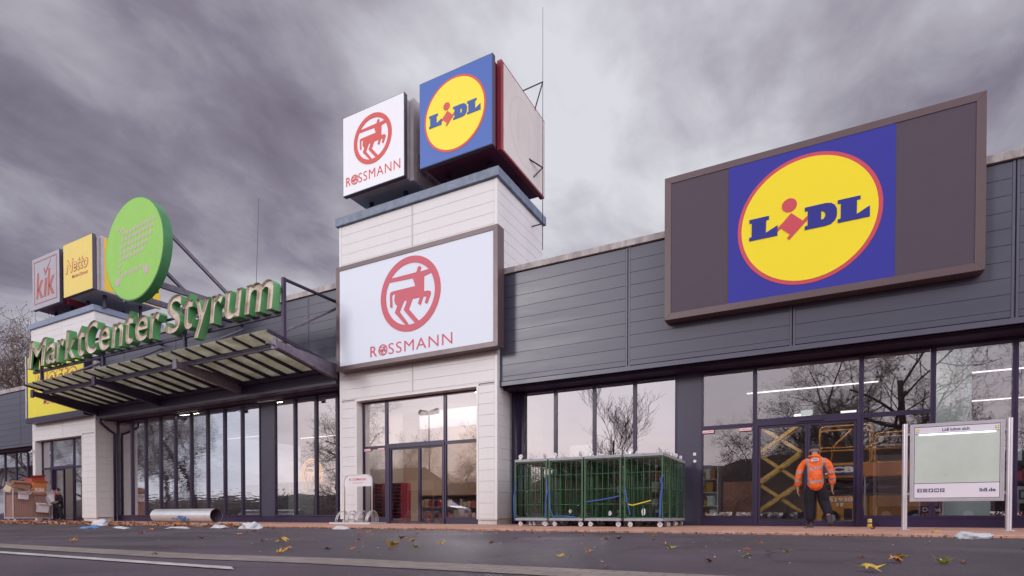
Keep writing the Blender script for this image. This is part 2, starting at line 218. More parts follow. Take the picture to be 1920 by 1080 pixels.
# ------------------------------------------------------------------ helpers
class MB:
    def __init__(s): s.v = []; s.f = []; s.m = []; s.mats = []
    def mi(s, m):
        if m is None: return 0
        if m not in s.mats: s.mats.append(m)
        return s.mats.index(m)
    def add(s, vs, fs, m=None):
        o = len(s.v); s.v += [tuple(v) for v in vs]; k = s.mi(m)
        for f in fs: s.f.append([o+i for i in f]); s.m.append(k)
        return s
    def box(s, x0, x1, y0, y1, z0, z1, m=None):
        vs = [(x0, y0, z0), (x1, y0, z0), (x1, y1, z0), (x0, y1, z0), (x0, y0, z1), (x1, y0, z1), (x1, y1, z1), (x0, y1, z1)]
        return s.add(vs, [(0, 3, 2, 1), (4, 5, 6, 7), (0, 1, 5, 4), (1, 2, 6, 5), (2, 3, 7, 6), (3, 0, 4, 7)], m)
    def obox(s, c, ax, ay, az, m=None):
        c = Vector(c); ax = Vector(ax); ay = Vector(ay); az = Vector(az)
        vs = [c+i*ax+j*ay+k*az for k in (-1, 1) for i, j in ((-1, -1), (1, -1), (1, 1), (-1, 1))]
        return s.add(vs, [(0, 3, 2, 1), (4, 5, 6, 7), (0, 1, 5, 4), (1, 2, 6, 5), (2, 3, 7, 6), (3, 0, 4, 7)], m)
    def beam(s, p0, p1, w, h, m=None, up=(0, 0, 1)):
        p0 = Vector(p0); p1 = Vector(p1); d = (p1-p0); L = d.length; d.normalize(); u = Vector(up)
        if abs(d.dot(u)) > 0.98: u = Vector((0, 1, 0))
        x = d.cross(u).normalized(); z = x.cross(d)
        return s.obox((p0+p1)/2, x*w/2, d*L/2, z*h/2, m)
    def cyl(s, p0, p1, r0, r1=None, n=10, m=None, cap=True):
        p0 = Vector(p0); p1 = Vector(p1); d = (p1-p0).normalized(); r1 = r0 if r1 is None else r1
        a = d.orthogonal().normalized(); b = d.cross(a)
        vs = [p0+(a*cos(2*pi*i/n)+b*sin(2*pi*i/n))*r0 for i in range(n)]+[p1+(a*cos(2*pi*i/n)+b*sin(2*pi*i/n))*r1 for i in range(n)]
        fs = [(i, (i+1) % n, n+(i+1) % n, n+i) for i in range(n)]
        if cap: fs += [tuple(range(n))[::-1], tuple(range(n, 2*n))]
        return s.add(vs, fs, m)
    def tube(s, pts, r, n=8, m=None, closed=False):
        P = [Vector(p) for p in pts]; k = len(P); rings = []; prev = None
        for i in range(k):
            if closed: d = P[(i+1) % k]-P[i-1]
            else: d = P[min(i+1, k-1)]-P[max(i-1, 0)]
            d.normalize()
            a = d.orthogonal().normalized() if prev is None else (prev-d*prev.dot(d)).normalized()
            prev = a; b = d.cross(a); rr = r[i] if isinstance(r, (list, tuple)) else r
            rings += [P[i]+(a*cos(2*pi*j/n)+b*sin(2*pi*j/n))*rr for j in range(n)]
        fs = []
        for i in range(k if closed else k-1):
            for j in range(n):
                i2 = (i+1) % k
                fs.append((i*n+j, i*n+(j+1) % n, i2*n+(j+1) % n, i2*n+j))
        if not closed: fs += [tuple(range(n))[::-1], tuple(range((k-1)*n, k*n))]
        return s.add(rings, fs, m)
    def poly(s, pts, y0, y1, m=None):     # outline in x,z extruded from y0 (front) to y1
        n = len(pts); vs = [(x, y0, z) for x, z in pts]+[(x, y1, z) for x, z in pts]
        area = sum(pts[i][0]*pts[(i+1) % n][1]-pts[(i+1) % n][0]*pts[i][1] for i in range(n))
        fs = [tuple(range(n)), tuple(range(n, 2*n))[::-1]]+[(i, n+i, n+(i+1) % n, (i+1) % n) for i in range(n)]
        if area < 0: fs = [f[::-1] for f in fs]
        return s.add(vs, fs, m)
    def ringy(s, cx, cz, r0, r1, y0, y1, n=64, m=None):
        vs = []
        for y in (y0, y1):
            for r in (r0, r1): vs += [(cx+r*cos(2*pi*i/n), y, cz+r*sin(2*pi*i/n)) for i in range(n)]
        fs = []
        for i in range(n):
            j = (i+1) % n
            fs += [(i, n+i, n+j, j), (2*n+i, 2*n+j, 3*n+j, 3*n+i), (n+i, 3*n+i, 3*n+j, n+j), (i, j, 2*n+j, 2*n+i)]
        return s.add(vs, fs, m)
    def discy(s, cx, cz, r, y0, y1, n=64, m=None, sx=1.0):
        return s.poly([(cx+sx*r*cos(2*pi*i/n), cz+r*sin(2*pi*i/n)) for i in range(n)], y0, y1, m)
    def build(s, name, m, parent=None, smooth=False, bevel=0, origin=None):
        off = Vector((0, 0, 0))
        if parent is not None and parent.get('_loc') is not None: off = Vector(parent['_loc'])
        if origin is not None: off = Vector(origin)
        me = bpy.data.meshes.new(name); me.from_pydata([Vector(v)-off for v in s.v], [], s.f)
        mats = s.mats if s.mats else [m]
        for x in mats: me.materials.append(M[x] if isinstance(x, str) else x)
        if s.mats: me.polygons.foreach_set('material_index', s.m)
        if smooth: me.polygons.foreach_set('use_smooth', [True]*len(me.polygons))
        me.update()
        o = bpy.data.objects.new(name, me); C.objects.link(o)
        if parent is not None:
            o.parent = parent
            if parent.get('_loc') is not None: o['_loc'] = parent['_loc']
        elif origin is not None: o.location = off
        if bevel:
            b = o.modifiers.new('bevel', 'BEVEL'); b.width = bevel; b.segments = 2; b.limit_method = 'ANGLE'; b.angle_limit = radians(40)
        return o
def thing(name, label, cat, loc=(0, 0, 0), group=None, kind=None):
    o = bpy.data.objects.new(name, None); C.objects.link(o); o.location = loc; o['_loc'] = list(loc); o.empty_display_size = 0.2
    o['label'] = label; o['category'] = cat
    if group: o['group'] = group
    if kind: o['kind'] = kind
    return o
def tag(o, label, cat, group=None, kind=None):
    o['label'] = label; o['category'] = cat
    if group: o['group'] = group
    if kind: o['kind'] = kind
    return o
def dup(root, delta, label=None, rotz=None, scale=None):
    r = root.copy(); C.objects.link(r); r.location = Vector(root.location)+Vector(delta)
    if rotz is not None: r.rotation_euler = (0, 0, rotz)
    if scale: r.scale = scale
    if label: r['label'] = label
    def rec(a, b):
        for ch in list(a.children):
            c = ch.copy(); C.objects.link(c); c.parent = b; c.matrix_parent_inverse = ch.matrix_parent_inverse.copy(); rec(ch, c)
    rec(root, r); return r
def text_mesh(s, bold=0.0, shear=0.0, extrude=0.0, walls=False, res=4, spacing=1.0):
    cu = bpy.data.curves.new('t', 'FONT'); cu.body = s; cu.size = 1; cu.offset = bold; cu.shear = shear; cu.extrude = extrude; cu.resolution_u = res; cu.space_character = spacing
    if walls: cu.fill_mode = 'NONE'
    ob = bpy.data.objects.new('t', cu); C.objects.link(ob); bpy.context.view_layer.update()
    dg = bpy.context.evaluated_depsgraph_get(); me = bpy.data.meshes.new_from_object(ob.evaluated_get(dg))
    vs = [tuple(v.co) for v in me.vertices]; fs = [tuple(p.vertices) for p in me.polygons]
    bpy.data.objects.remove(ob); bpy.data.curves.remove(cu); bpy.data.meshes.remove(me)
    return vs, fs
def put_text(mb, s, x0, x1, z0, z1, y, thick=0.006, m=None, bold=0.0, shear=0.0, ext=None, axis='x', spacing=1.0):
    vs, fs = text_mesh(s, bold, shear, 0.5, spacing=spacing)
    xs = [v[0] for v in vs]; ys = [v[1] for v in vs]; a, b = min(xs), max(xs); c, d = min(ys), max(ys)
    out = []
    for v in vs:
        X = x0+(v[0]-a)/(b-a)*(x1-x0); Z = z0+(v[1]-c)/(d-c)*(z1-z0); Yv = y+thick/2-v[2]*thick
        out.append((X, Yv, Z) if axis == 'x' else (y+v[2]*thick, X, Z))
    mb.add(out, fs, m)
    return mb
PITCH = 0.31
def planks(mb, x0, x1, z0, z1, y, th, m, ztop=None, gap=0.005, axis='y', sgn=1):
    """boards in the plane y (axis y) or x (axis x); courses hang from ztop"""
    zt = ztop if ztop is not None else z1; k = 0
    while True:
        b = zt-(k+1)*PITCH; t = zt-k*PITCH-gap; k += 1
        if t <= z0: break
        if b >= z1: continue
        lo = max(b, z0); hi = min(t, z1)
        if hi-lo < 0.01: continue
        c = 0.003
        if axis == 'y':
            vs = [(x0, y+c, lo), (x1, y+c, lo), (x1, y, lo+c), (x0, y, lo+c), (x1, y, hi-c), (x0, y, hi-c), (x1, y+c, hi), (x0, y+c, hi), (x0, y+th, lo), (x1, y+th, lo), (x1, y+th, hi), (x0, y+th, hi)]
            mb.add(vs, [(0, 1, 2, 3), (3, 2, 4, 5), (5, 4, 6, 7), (8, 9, 1, 0), (7, 6, 10, 11), (0, 3, 5, 7, 11, 8), (1, 9, 10, 6, 4, 2)], m)
        else:   # plane x=y param, spanning y from x0..x1, facing +x
            X = y
            vs = [(X-c, x0, lo), (X-c, x1, lo), (X, x1, lo+c), (X, x0, lo+c), (X, x1, hi-c), (X, x0, hi-c), (X-c, x1, hi), (X-c, x0, hi), (X-th, x0, lo), (X-th, x1, lo), (X-th, x1, hi), (X-th, x0, hi)]
            mb.add(vs, [(0, 1, 2, 3), (3, 2, 4, 5), (5, 4, 6, 7), (8, 9, 1, 0), (7, 6, 10, 11), (0, 3, 5, 7, 11, 8), (1, 9, 10, 6, 4, 2)], m)
def window(parent, x0, x1, z0, z1, y, gm='glass', f=0.045, name='window', d=0.08):
    w = MB().box(x0, x0+f, y-d/2, y+d/2, z0, z1).box(x1-f, x1, y-d/2, y+d/2, z0, z1).box(x0+f, x1-f, y-d/2, y+d/2, z0, z0+f).box(x0+f, x1-f, y-d/2, y+d/2, z1-f, z1).build(name, 'frame', parent)
    p = MB().add([(x0+f, y, z0+f), (x1-f, y, z0+f), (x1-f, y, z1-f), (x0+f, y, z1-f)], [(0, 1, 2, 3)]).build('pane', gm, w)
    return w
def boxes(name, m, parent, *bs):
    for b in bs: MB().box(*b).build(name, m, parent)
def struct(o): o['kind'] = 'structure'; return o

# ------------------------------------------------------------------ ground
struct(MB().add([(-900, -900, -0.04), (900, -900, -0.04), (900, 900, -0.04), (-900, 900, -0.04)], [(0, 1, 2, 3)]).build('road', 'asphalt'))
struct(MB().box(-80, 40, 9.45, 30, -0.2, 0.0).build('pavement', 'brick', bevel=0.012))
# paver band and painted line (lie on the asphalt)
bp_ = [(-14, 2.95), (-7.2, 2.67), (-3.9, 2.66), (-2.7, 2.83), (-1.4, 2.86), (3, 2.86)]; bq = [(-14, 2.6), (-7.2, 2.36), (-3.9, 2.30), (-2.7, 2.43), (-1.4, 2.47), (3, 2.47)]
vs = [(x, y, -0.036) for x, y in bp_]+[(x, y, -0.036) for x, y in bq]
struct(MB().add(vs, [(i+6, i+7, i+1, i) for i in range(5)]).build('gutter_strip', 'gutter'))
struct(MB().add([(-9.5, 2.03, -0.034), (-2.66, 1.955, -0.034), (-2.82, 2.06, -0.034), (-9.5, 2.13, -0.034)], [(0, 1, 2, 3)]).build('road_marking', 'line'))

# ------------------------------------------------------------------ glazed supermarket wing, right
GY = 14.9
def coping(parent, x0, x1, y, z0, z1, m='coping', ydepth=0.5):
    MB().box(x0, x1, y, y+ydepth, z0, z1).build('coping', m, parent, bevel=0.01)
def fascia(b, x0, x1, zb, zt, joints, y=14.15, name='fascia'):
    mb = MB(); mb.box(x0, x1, y+0.035, y+0.2, zb, zt, 'groove')
    xs = [x0]+joints+[x1]
    for a, c in zip(xs, xs[1:]):
        a2 = a+(0.06 if a != x0 else 0); c2 = c-(0.06 if c != x1 else 0)
        planks(mb, a2, c2, zb+0.13, zt, y, 0.03, 'grey', ztop=zt-0.02)
    for j in joints:
        mb.box(j-0.055, j-0.012, y-0.004, y+0.03, zb+0.1, zt, 'greytrim').box(j+0.012, j+0.055, y-0.004, y+0.03, zb+0.1, zt, 'greytrim')
    mb.box(x0, x1, y-0.02, y+0.14, zb, zb+0.11, 'greytrim')
    mb.build(name, None, b)
wing = thing('supermarket', 'long flat-roofed grey clad shop wing with the tall glazed entrance on the right', 'shop building', (0, 15, 0))
fascia(wing, -7.83, 14, 3.86, 6.93, [-4.18, -0.50, 3.25, 6.98])
coping(wing, -7.83, 14, 14.09, 6.93, 7.09)
MB().box(-7.83, 14, 14.35, GY+0.2, 3.80, 3.9).build('soffit', 'soffit', wing)
MB().box(-7.83, 14, 14.3, 26, 6.8, 6.92).box(-7.83, 14, 25.9, 26, 0, 6.8).box(13.9, 14, 14.3, 25.9, 0, 6.8).build('roof', 'greytrim', wing)
MB().box(-7.75, 13.9, GY+0.05, 25.9, 0.0, 0.02).build('floor', 'floor', wing)
MB().box(-7.83, 13.9, 25.7, 25.88, 0.02, 3.9).box(-7.83, -7.7, 17, 25.7, 0.02, 3.9).build('inner_wall', 'inwall', wing)
MB().box(-7.7, 13.9, GY+0.2, 25.7, 3.90, 3.98).build('ceiling', 'inceil', wing)
boxes('pier', 'panel', wing, (-7.83, -7.54, GY-0.02, GY+0.1, 0, 3.8), (-3.12, -2.53, GY-0.03, GY+0.12, 0, 3.8))
boxes('base_panel', 'frame', wing, (-7.54, -3.12, GY-0.02, GY+0.08, 0, 0.27), (-2.53, -1.31, GY-0.02, GY+0.08, 0, 0.2), (0.84, 14, GY-0.02, GY+0.08, 0, 0.2))
xs = [-7.54, -6.45, -5.31, -4.20, -3.12]
for a, b in zip(xs, xs[1:]): window(wing, a+0.002, b-0.002, 0.272, 3.78, GY, 'glassbright')
window(wing, -2.528, -1.312, 0.202, 2.40, GY, 'glasslidl'); window(wing, -2.528, -1.312, 2.404, 3.78, GY, 'glasslidl')
window(wing, -1.308, 0.838, 2.48, 3.78, GY, 'glasslidl')
window(wing, 0.842, 2.12, 0.202, 2.44, GY, 'glasslidl'); window(wing, 0.842, 2.12, 2.444, 3.78, GY, 'glasslidl')
window(wing, 2.124, 3.44, 0.202, 3.78, GY, 'glasslidl'); window(wing, 3.444, 4.9, 0.202, 3.78, GY, 'glasslidl'); window(wing, 4.904, 6.5, 0.202, 3.78, GY, 'glasslidl')
MB().box(-1.308, 0.838, GY-0.06, GY+0.06, 2.36, 2.476).box(-1.308, -1.24, GY-0.06, GY+0.06, 0, 2.36).box(0.76, 0.838, GY-0.06, GY+0.06, 0, 2.36).box(-1.24, 0.76, GY-0.05, GY+0.05, 0.0, 0.06).build('door_frame', 'frame', wing)
for a, b in ((-1.236, -0.202), (-0.198, 0.756)): window(wing, a, b, 0.064, 2.356, GY+0.01, 'glassdoor', 0.05, 'sliding_door')
MB().box(-0.42, 0.12, GY-0.10, GY-0.05, 2.40, 2.47).build('door_sensor', 'frame', wing); MB().box(-0.34, -0.10, GY-0.03, GY-0.02, 2.535, 2.655).build('sign_plate', 'pale', wing)
MB().cyl((-7.62, 14.72, 0), (-7.62, 14.72, 3.78), 0.055, n=14).build('downpipe', 'frame', wing, smooth=True); MB().cyl((-7.44, 14.80, 0), (-7.44, 14.80, 3.78), 0.045, n=14).build('downpipe', 'frame', wing, smooth=True)
MB().box(-2.72, -2.65, GY-0.04, GY-0.028, 1.74, 1.81).build('switch_plate', 'white2', wing); MB().cyl((-2.68, GY-0.04, 1.60), (-2.68, GY-0.028, 1.60), 0.038, n=20).build('switch_plate', 'white2', wing)
def sticker(parent, x0, x1, z0, z1, y, words):
    mb = MB().box(x0, x1, y-0.004, y, z0, z1, 'redink').box(x0+0.012, x1-0.012, y-0.007, y-0.004, z0+0.012, z1-0.012, 'white2')
    put_text(mb, words, x0+0.03, x1-0.03, z0+0.03, z1-0.03, y-0.010, 0.003, 'redink', bold=0.01); mb.build('door_sticker', None, parent)
sticker(wing, -2.50, -2.22, 2.26, 2.345, GY-0.06, 'Rauchfrei'); sticker(wing, -1.66, -1.37, 2.26, 2.345, GY-0.06, 'Kundenservice')
# ceiling lamps, and panels added to light the interiors
LED = thing('strip_light', 'long white ceiling light strip behind the upper entrance glass', 'ceiling light', (-0.2, 17.8, 3.72), 'ceiling lights inside the shops')
MB().box(-1.78, 1.38, 17.785, 17.815, 3.712, 3.74, 'led').box(-1.8, 1.4, 17.74, 17.86, 3.74, 3.80, 'white2').build('tube', None, LED)
for dx, dy, lb in ((4.5, 0, 'long ceiling light strip behind the upper glass above the notice board'), (5.6, 4.4, 'farther lower-looking ceiling light strip seen above the notice board')):
    dup(LED, (dx, dy, 0), lb)
LP_ = thing('added_fill_panel', 'wide added fill-light panel just inside the left half of the right entrance', 'ceiling light', (-0.9, 15.4, 3.85), 'added fill-light panels inside the shops')  # glowing panels added, mostly out of sight, to brighten the shop interiors
MB().box(-1.5, -0.3, 15.19, 15.36, 3.87, 3.885, 'fillpanel').box(-1.52, -0.28, 15.17, 15.38, 3.885, 3.9, 'white2').build('lamp_panel', None, LP_)
for dx, dz, lb in ((2.2, 0, 'wide added fill-light panel just inside the right half of the right entrance'), (-4.5, 0, 'wide added fill-light panel inside the four panes over the roll cages'), (-10.6, 0.28, 'left added fill-light panel inside the white tower entrance'), (-8.9, 0.28, 'right added fill-light panel inside the white tower entrance'), (-9.4, 0.285, 'deeper added fill-light panel inside the white tower entrance'), (-11.1, 0.285, 'deeper left added fill-light panel inside the white tower entrance'), (-17.5, 0.66, 'added fill-light panel inside the panes with the glowing ring'), (-22.5, 0.66, 'added fill-light panel inside the panes behind the duct'), (-30.8, 0.28, 'added fill-light panel inside the left tower doorway')):
    dup(LP_, (dx, -0.17 if dz > 0.5 else (2.2 if dz == 0.285 else 0), dz), lb)
SP = thing('spot_light', 'small bright ceiling light above the left entrance door leaf', 'ceiling light', (-0.5, 22.3, 3.7), 'ceiling lights inside the shops')
MB().box(-0.72, -0.28, 22.2, 22.4, 3.66, 3.72, 'led').box(-0.74, -0.26, 22.18, 22.42, 3.72, 3.8, 'white2').build('lamp_panel', None, SP)
dup(SP, (1.4, 0, 0), 'small bright ceiling light above the right entrance door leaf'); dup(SP, (0.1, -2.6, -0.4), 'small low ceiling light seen just under the entrance door head')

# ------------------------------------------------------------------ towers (white clad)
def tower(b, X0, X1, ztop, ox0, ox1, oz, jx, side_back, capm, wbot=0.13):
    Y0 = 14.0; mb = MB()
    mb.box(X0+0.03, ox0-0.07, Y0+0.035, Y0+0.3, 0.16, ztop, 'groovew').box(ox1+0.07, X1-0.03, Y0+0.035, Y0+0.3, 0.16, ztop, 'groovew').box(ox0-0.07, ox1+0.07, Y0+0.035, Y0+0.3, oz+0.07, ztop, 'groovew')
    mb.box(X1-0.2, X1-0.035, Y0+0.3, side_back, 0.16, ztop, 'groovew').box(X0+0.035, X0+0.2, Y0+0.3, side_back, 0.16, ztop, 'groovew').box(X0+0.2, X1-0.2, side_back-0.2, side_back-0.04, 4, ztop, 'groovew')
    planks(mb, X0+0.09, ox0-0.075, 0.17, oz, Y0, 0.03, 'white', ztop=ztop); planks(mb, ox1+0.075, X1-0.09, 0.17, oz, Y0, 0.03, 'white', ztop=ztop)
    planks(mb, X0+0.09, jx-0.035, oz+0.075, ztop, Y0, 0.03, 'white', ztop=ztop); planks(mb, jx+0.035, X1-0.09, oz+0.075, ztop, Y0, 0.03, 'white', ztop=ztop)
    planks(mb, Y0+0.09, side_back, 0.17, ztop, X1, 0.03, 'white', ztop=ztop, axis='x')
    mb.build('cladding', None, b)
    t = MB().box(X0-0.004, X0+0.085, Y0-0.006, Y0+0.09, 0.14, ztop).box(X1-0.085, X1+0.006, Y0-0.006, Y0+0.085, 0.14, ztop)
    t.box(jx-0.03, jx-0.008, Y0-0.005, Y0+0.03, oz+0.08, ztop).box(jx+0.008, jx+0.03, Y0-0.005, Y0+0.03, oz+0.08, ztop)
    t.box(ox0-0.07, ox0-0.002, Y0-0.008, Y0+0.3, 0.14, oz+0.07).box(ox1+0.002, ox1+0.07, Y0-0.008, Y0+0.3, 0.14, oz+0.07).box(ox0-0.002, ox1+0.002, Y0-0.008, Y0+0.3, oz, oz+0.07)
    t.box(X0, ox0-0.07, Y0-0.01, Y0+0.03, 0.13, 0.165).box(ox1+0.07, X1, Y0-0.01, Y0+0.03, 0.13, 0.165)
    t.build('trim', 'white_side', b, bevel=0.004)
    boxes('plinth', 'plinthw', b, (X0+0.04, ox0-0.02, Y0+0.05, Y0+0.35, 0, 0.128), (ox1+0.02, X1-0.04, Y0+0.05, Y0+0.35, 0, 0.128), (X1-0.25, X1-0.04, Y0+0.352, side_back, 0, 0.128))
    MB().box(X0-0.09, X1+0.09, Y0-0.09, side_back+0.09, ztop, ztop+0.26).build('coping', capm, b, bevel=0.012)
    return b
tw = thing('sign_tower', 'tall cream clad tower with framed shop entrance and two sign cubes on its top', 'tower', (-10.8, 14, 0))
tower(tw, -13.7, -7.83, 9.59, -12.98, -8.50, 3.90, -10.75, 17.0, 'bluecoping')
DY = 14.3
window(tw, -12.976, -12.004, 0.16, 2.42, DY, 'glass'); window(tw, -12.976, -12.004, 2.424, 3.896, DY, 'glassbright')
window(tw, -12.0, -9.77, 2.46, 3.896, DY, 'glassbright'); window(tw, -9.766, -8.504, 0.16, 2.42, DY, 'glass'); window(tw, -9.766, -8.504, 2.424, 3.896, DY, 'glassbright')
boxes('base_panel', 'frame', tw, (-12.976, -12.004, DY-0.02, DY+0.06, 0, 0.158), (-9.766, -8.504, DY-0.02, DY+0.06, 0, 0.158))
MB().box(-12.0, -9.77, DY-0.07, DY+0.05, 2.36, 2.456).box(-12.0, -11.86, DY-0.06, DY+0.06, 0, 2.36).box(-9.83, -9.77, DY-0.06, DY+0.06, 0, 2.36).build('door_frame', 'frame', tw)
for a, b in ((-11.856, -10.722), (-10.718, -9.834)): window(tw, a, b, 0.03, 2.356, DY+0.01, 'glassdoor', 0.04, 'sliding_door')
sticker(tw, -12.90, -12.62, 2.31, 2.40, DY-0.05, 'Rauchfrei'); sticker(tw, -12.33, -12.05, 2.31, 2.40, DY-0.05, 'Kundenservice')
MB().box(-13.5, -8.0, DY+0.1, 19.3, 0, 0.015).build('floor', 'floor', tw)
MB().box(-16.5, -7.95, 19.3, 19.4, 0.015, 4.2).build('inner_wall', 'inwarm', tw); MB().box(-16.5, -7.95, DY+0.8, 19.3, 4.2, 4.28).build('ceiling', 'inceil', tw)
for i, (x, y, lb) in enumerate(((-11.2, 17.5, 'ceiling light strip inside the white tower entrance'), (-11.6, 18.8, 'rear ceiling light strip inside the white tower entrance'))): dup(LED, (x+0.2, y-17.8, 0.3), lb)

# ------------------------------------------------------------------ centre wing behind the canopy
cw = thing('shop_gallery', 'glazed shop front with dark mullions and grey fascia between the two white towers', 'shop building', (-21, 15, 0))
fascia(cw, -28.4, -13.75, 4.62, 7.74, [-26.5, -22.8, -19.05, -15.34], y=14.2); coping(cw, -28.4, -13.75, 14.14, 7.74, 7.92)
MB().box(-28.4, -13.75, 14.3, 26, 7.6, 7.7).box(-28.4, -13.75, 25.9, 26, 0, 7.6).build('roof', 'greytrim', cw)
MB().box(-28.4, -13.75, 14.4, GY+0.2, 4.56, 4.66).build('soffit', 'soffit', cw)
MB().box(-28.4, -13.75, GY+0.05, 25.9, 0.0, 0.018).build('floor', 'floor', cw); MB().box(-28.4, -13.75, 25.6, 25.8, 0.02, 4.6).build('inner_wall', 'inwall', cw); MB().box(-28.4, -13.75, GY+0.2, 25.6, 4.58, 4.66).build('ceiling', 'inceil', cw)
MB().box(-28.4, -13.75, GY-0.02, GY+0.1, 0, 0.22).build('base_panel', 'frame', cw)
MB().box(-18.61, -17.86, GY-0.03, GY+0.08, 0.222, 4.54).build('infill_panel', 'panel', cw)
mm = [-28.35, -27.2, -26.13, -25.03, -23.98, -22.89, -21.81, -20.74, -19.68, -18.62]
for a, b in zip(mm, mm[1:]): window(cw, a+0.002, b-0.002, 0.222, 4.54, GY, 'glasswavy', 0.05, d=0.12)
mm = [-17.85, -16.77, -15.71, -14.69, -13.76]
for a, b in zip(mm, mm[1:]): window(cw, a+0.002, b-0.002, 0.222, 4.54, GY, 'glassbright', 0.05, d=0.12)
for dx, dy, lb in ((-23.0, 0, 'ceiling light strip behind the left panes under the canopy'), (-19.6, 1.5, 'ceiling light strip behind the pane left of the dark infill panel'), (-17.0, 4.5, 'ceiling light strip deep behind the panes right of the dark infill panel')): dup(LED, (dx, dy, 0.15), lb)

# ------------------------------------------------------------------ left tower and left wing
lt = thing('corner_tower', 'lower cream clad tower at the left with open door under the yellow sign', 'tower', (-31.3, 14, 0))
tower(lt, -34.2, -28.45, 9.40, -33.95, -29.62, 3.92, -31.3, 17.0, 'bluecoping2')
window(lt, -33.946, -33.0, 0.16, 2.56, DY, 'glass'); window(lt, -33.946, -33.0, 2.564, 3.916, DY, 'glasswavy'); window(lt, -32.996, -30.92, 2.60, 3.916, DY, 'glasswavy')
window(lt, -30.916, -29.624, 0.16, 2.56, DY, 'glass'); window(lt, -30.916, -29.624, 2.564, 3.916, DY, 'glasswavy')
MB().box(-32.996, -30.92, DY-0.06, DY+0.06, 2.50, 2.596).box(-32.996, -32.91, DY-0.06, DY+0.06, 0, 2.5).box(-30.98, -30.92, DY-0.06, DY+0.06, 0, 2.5).build('door_frame', 'frame', lt)
window(lt, -32.906, -32.0, 0.03, 2.49, DY+0.07, 'glassdoor', 0.05, 'sliding_door')
MB().box(-34, -28.6, DY+0.1, 20, 0, 0.015).build('floor', 'floor', lt); MB().box(-34, -28.6, 19.8, 19.9, 0.015, 4.2).box(-31.75, -31.65, 15.6, 16.2, 0.02, 2.6).build('inner_wall', 'inwall', lt); MB().box(-34, -28.6, DY+0.1, 19.8, 4.2, 4.28).build('ceiling', 'inceil', lt)
boxes('base_panel', 'frame', lt, (-33.946, -33.0, DY-0.02, DY+0.06, 0, 0.158), (-30.916, -29.624, DY-0.02, DY+0.06, 0, 0.158))
MB().box(-34.12, -34.03, 13.9, 13.985, 3.36, 3.48).cyl((-34.07, 13.88, 3.38), (-34.07, 13.8, 3.33), 0.04, n=12).build('security_camera', 'white2', lt)
MB().tube([(-28.2, 14.05, 4.62), (-28.2, 14.1, 4.4), (-28.28, 14.5, 4.12), (-28.32, 14.74, 4.0), (-28.34, 14.74, 3.7), (-28.34, 14.74, 0.0)], 0.055, 12).build('downpipe', 'frame', lt, smooth=True)
lw = thing('side_shop', 'grey clad low shop wing at the far left edge', 'shop building', (-42, 15, 0))
fascia(lw, -60, -34.2, 3.76, 6.62, [-54.4, -50.7, -47, -43.3, -39.55, -35.83], y=14.15); coping(lw, -60, -34.2, 14.09, 6.62, 6.82)
MB().box(-60, -34.2, 14.35, 26, 6.4, 6.5).box(-60, -34.2, 25.9, 26, 0, 6.4).build('roof', 'greytrim', lw)
MB().box(-60, -34.2, 14.35, GY+0.2, 3.70, 3.8).build('soffit', 'soffit', lw); MB().box(-60, -34.2, GY, 25.9, 0, 0.02).build('floor', 'floor', lw); MB().box(-60, -34.2, 20, 20.2, 0.02, 3.8).build('inner_wall', 'inwall', lw)
MB().box(-60, -34.2, GY-0.02, GY+0.08, 0, 0.25).build('base_panel', 'frame', lw)
x = -34.3
for k in range(12): window(lw, x-1.30, x-0.004, 0.252, 3.69, GY, 'glass', 0.06); x -= 1.30

# ------------------------------------------------------------------ signs
LOGO = dict(
 L1=[(-0.745, 0.158), (-0.484, 0.158), (-0.483, 0.106), (-0.521, 0.102), (-0.525, -0.077), (-0.37, -0.004), (-0.372, -0.151), (-0.747, -0.151), (-0.747, -0.1), (-0.714, -0.098), (-0.712, 0.101), (-0.745, 0.107)],
 L2=[(0.378, 0.156), (0.645, 0.156), (0.645, 0.109), (0.603, 0.106), (0.602, -0.085), (0.753, -0.005), (0.753, -0.153), (0.379, -0.153), (0.379, -0.105), (0.414, -0.101), (0.415, 0.104), (0.379, 0.107)],
 man=[(-0.196, 0.127), (-0.049, -0.014), (0.017, 0.045), (0.017, -0.009), (-0.219, -0.247), (-0.248, -0.217), (-0.21, -0.173), (-0.327, -0.06), (-0.368, -0.093), (-0.37, -0.047), (-0.286, 0.031)])
Do = [(-0.023, 0.157), (0.225, 0.157), (0.29, 0.147), (0.34, 0.113), (0.367, 0.053), (0.367, -0.05), (0.34, -0.11), (0.29, -0.145), (0.225, -0.155), (-0.023, -0.155), (-0.023, -0.105), (0.013, -0.101), (0.013, 0.102), (-0.023, 0.105)]
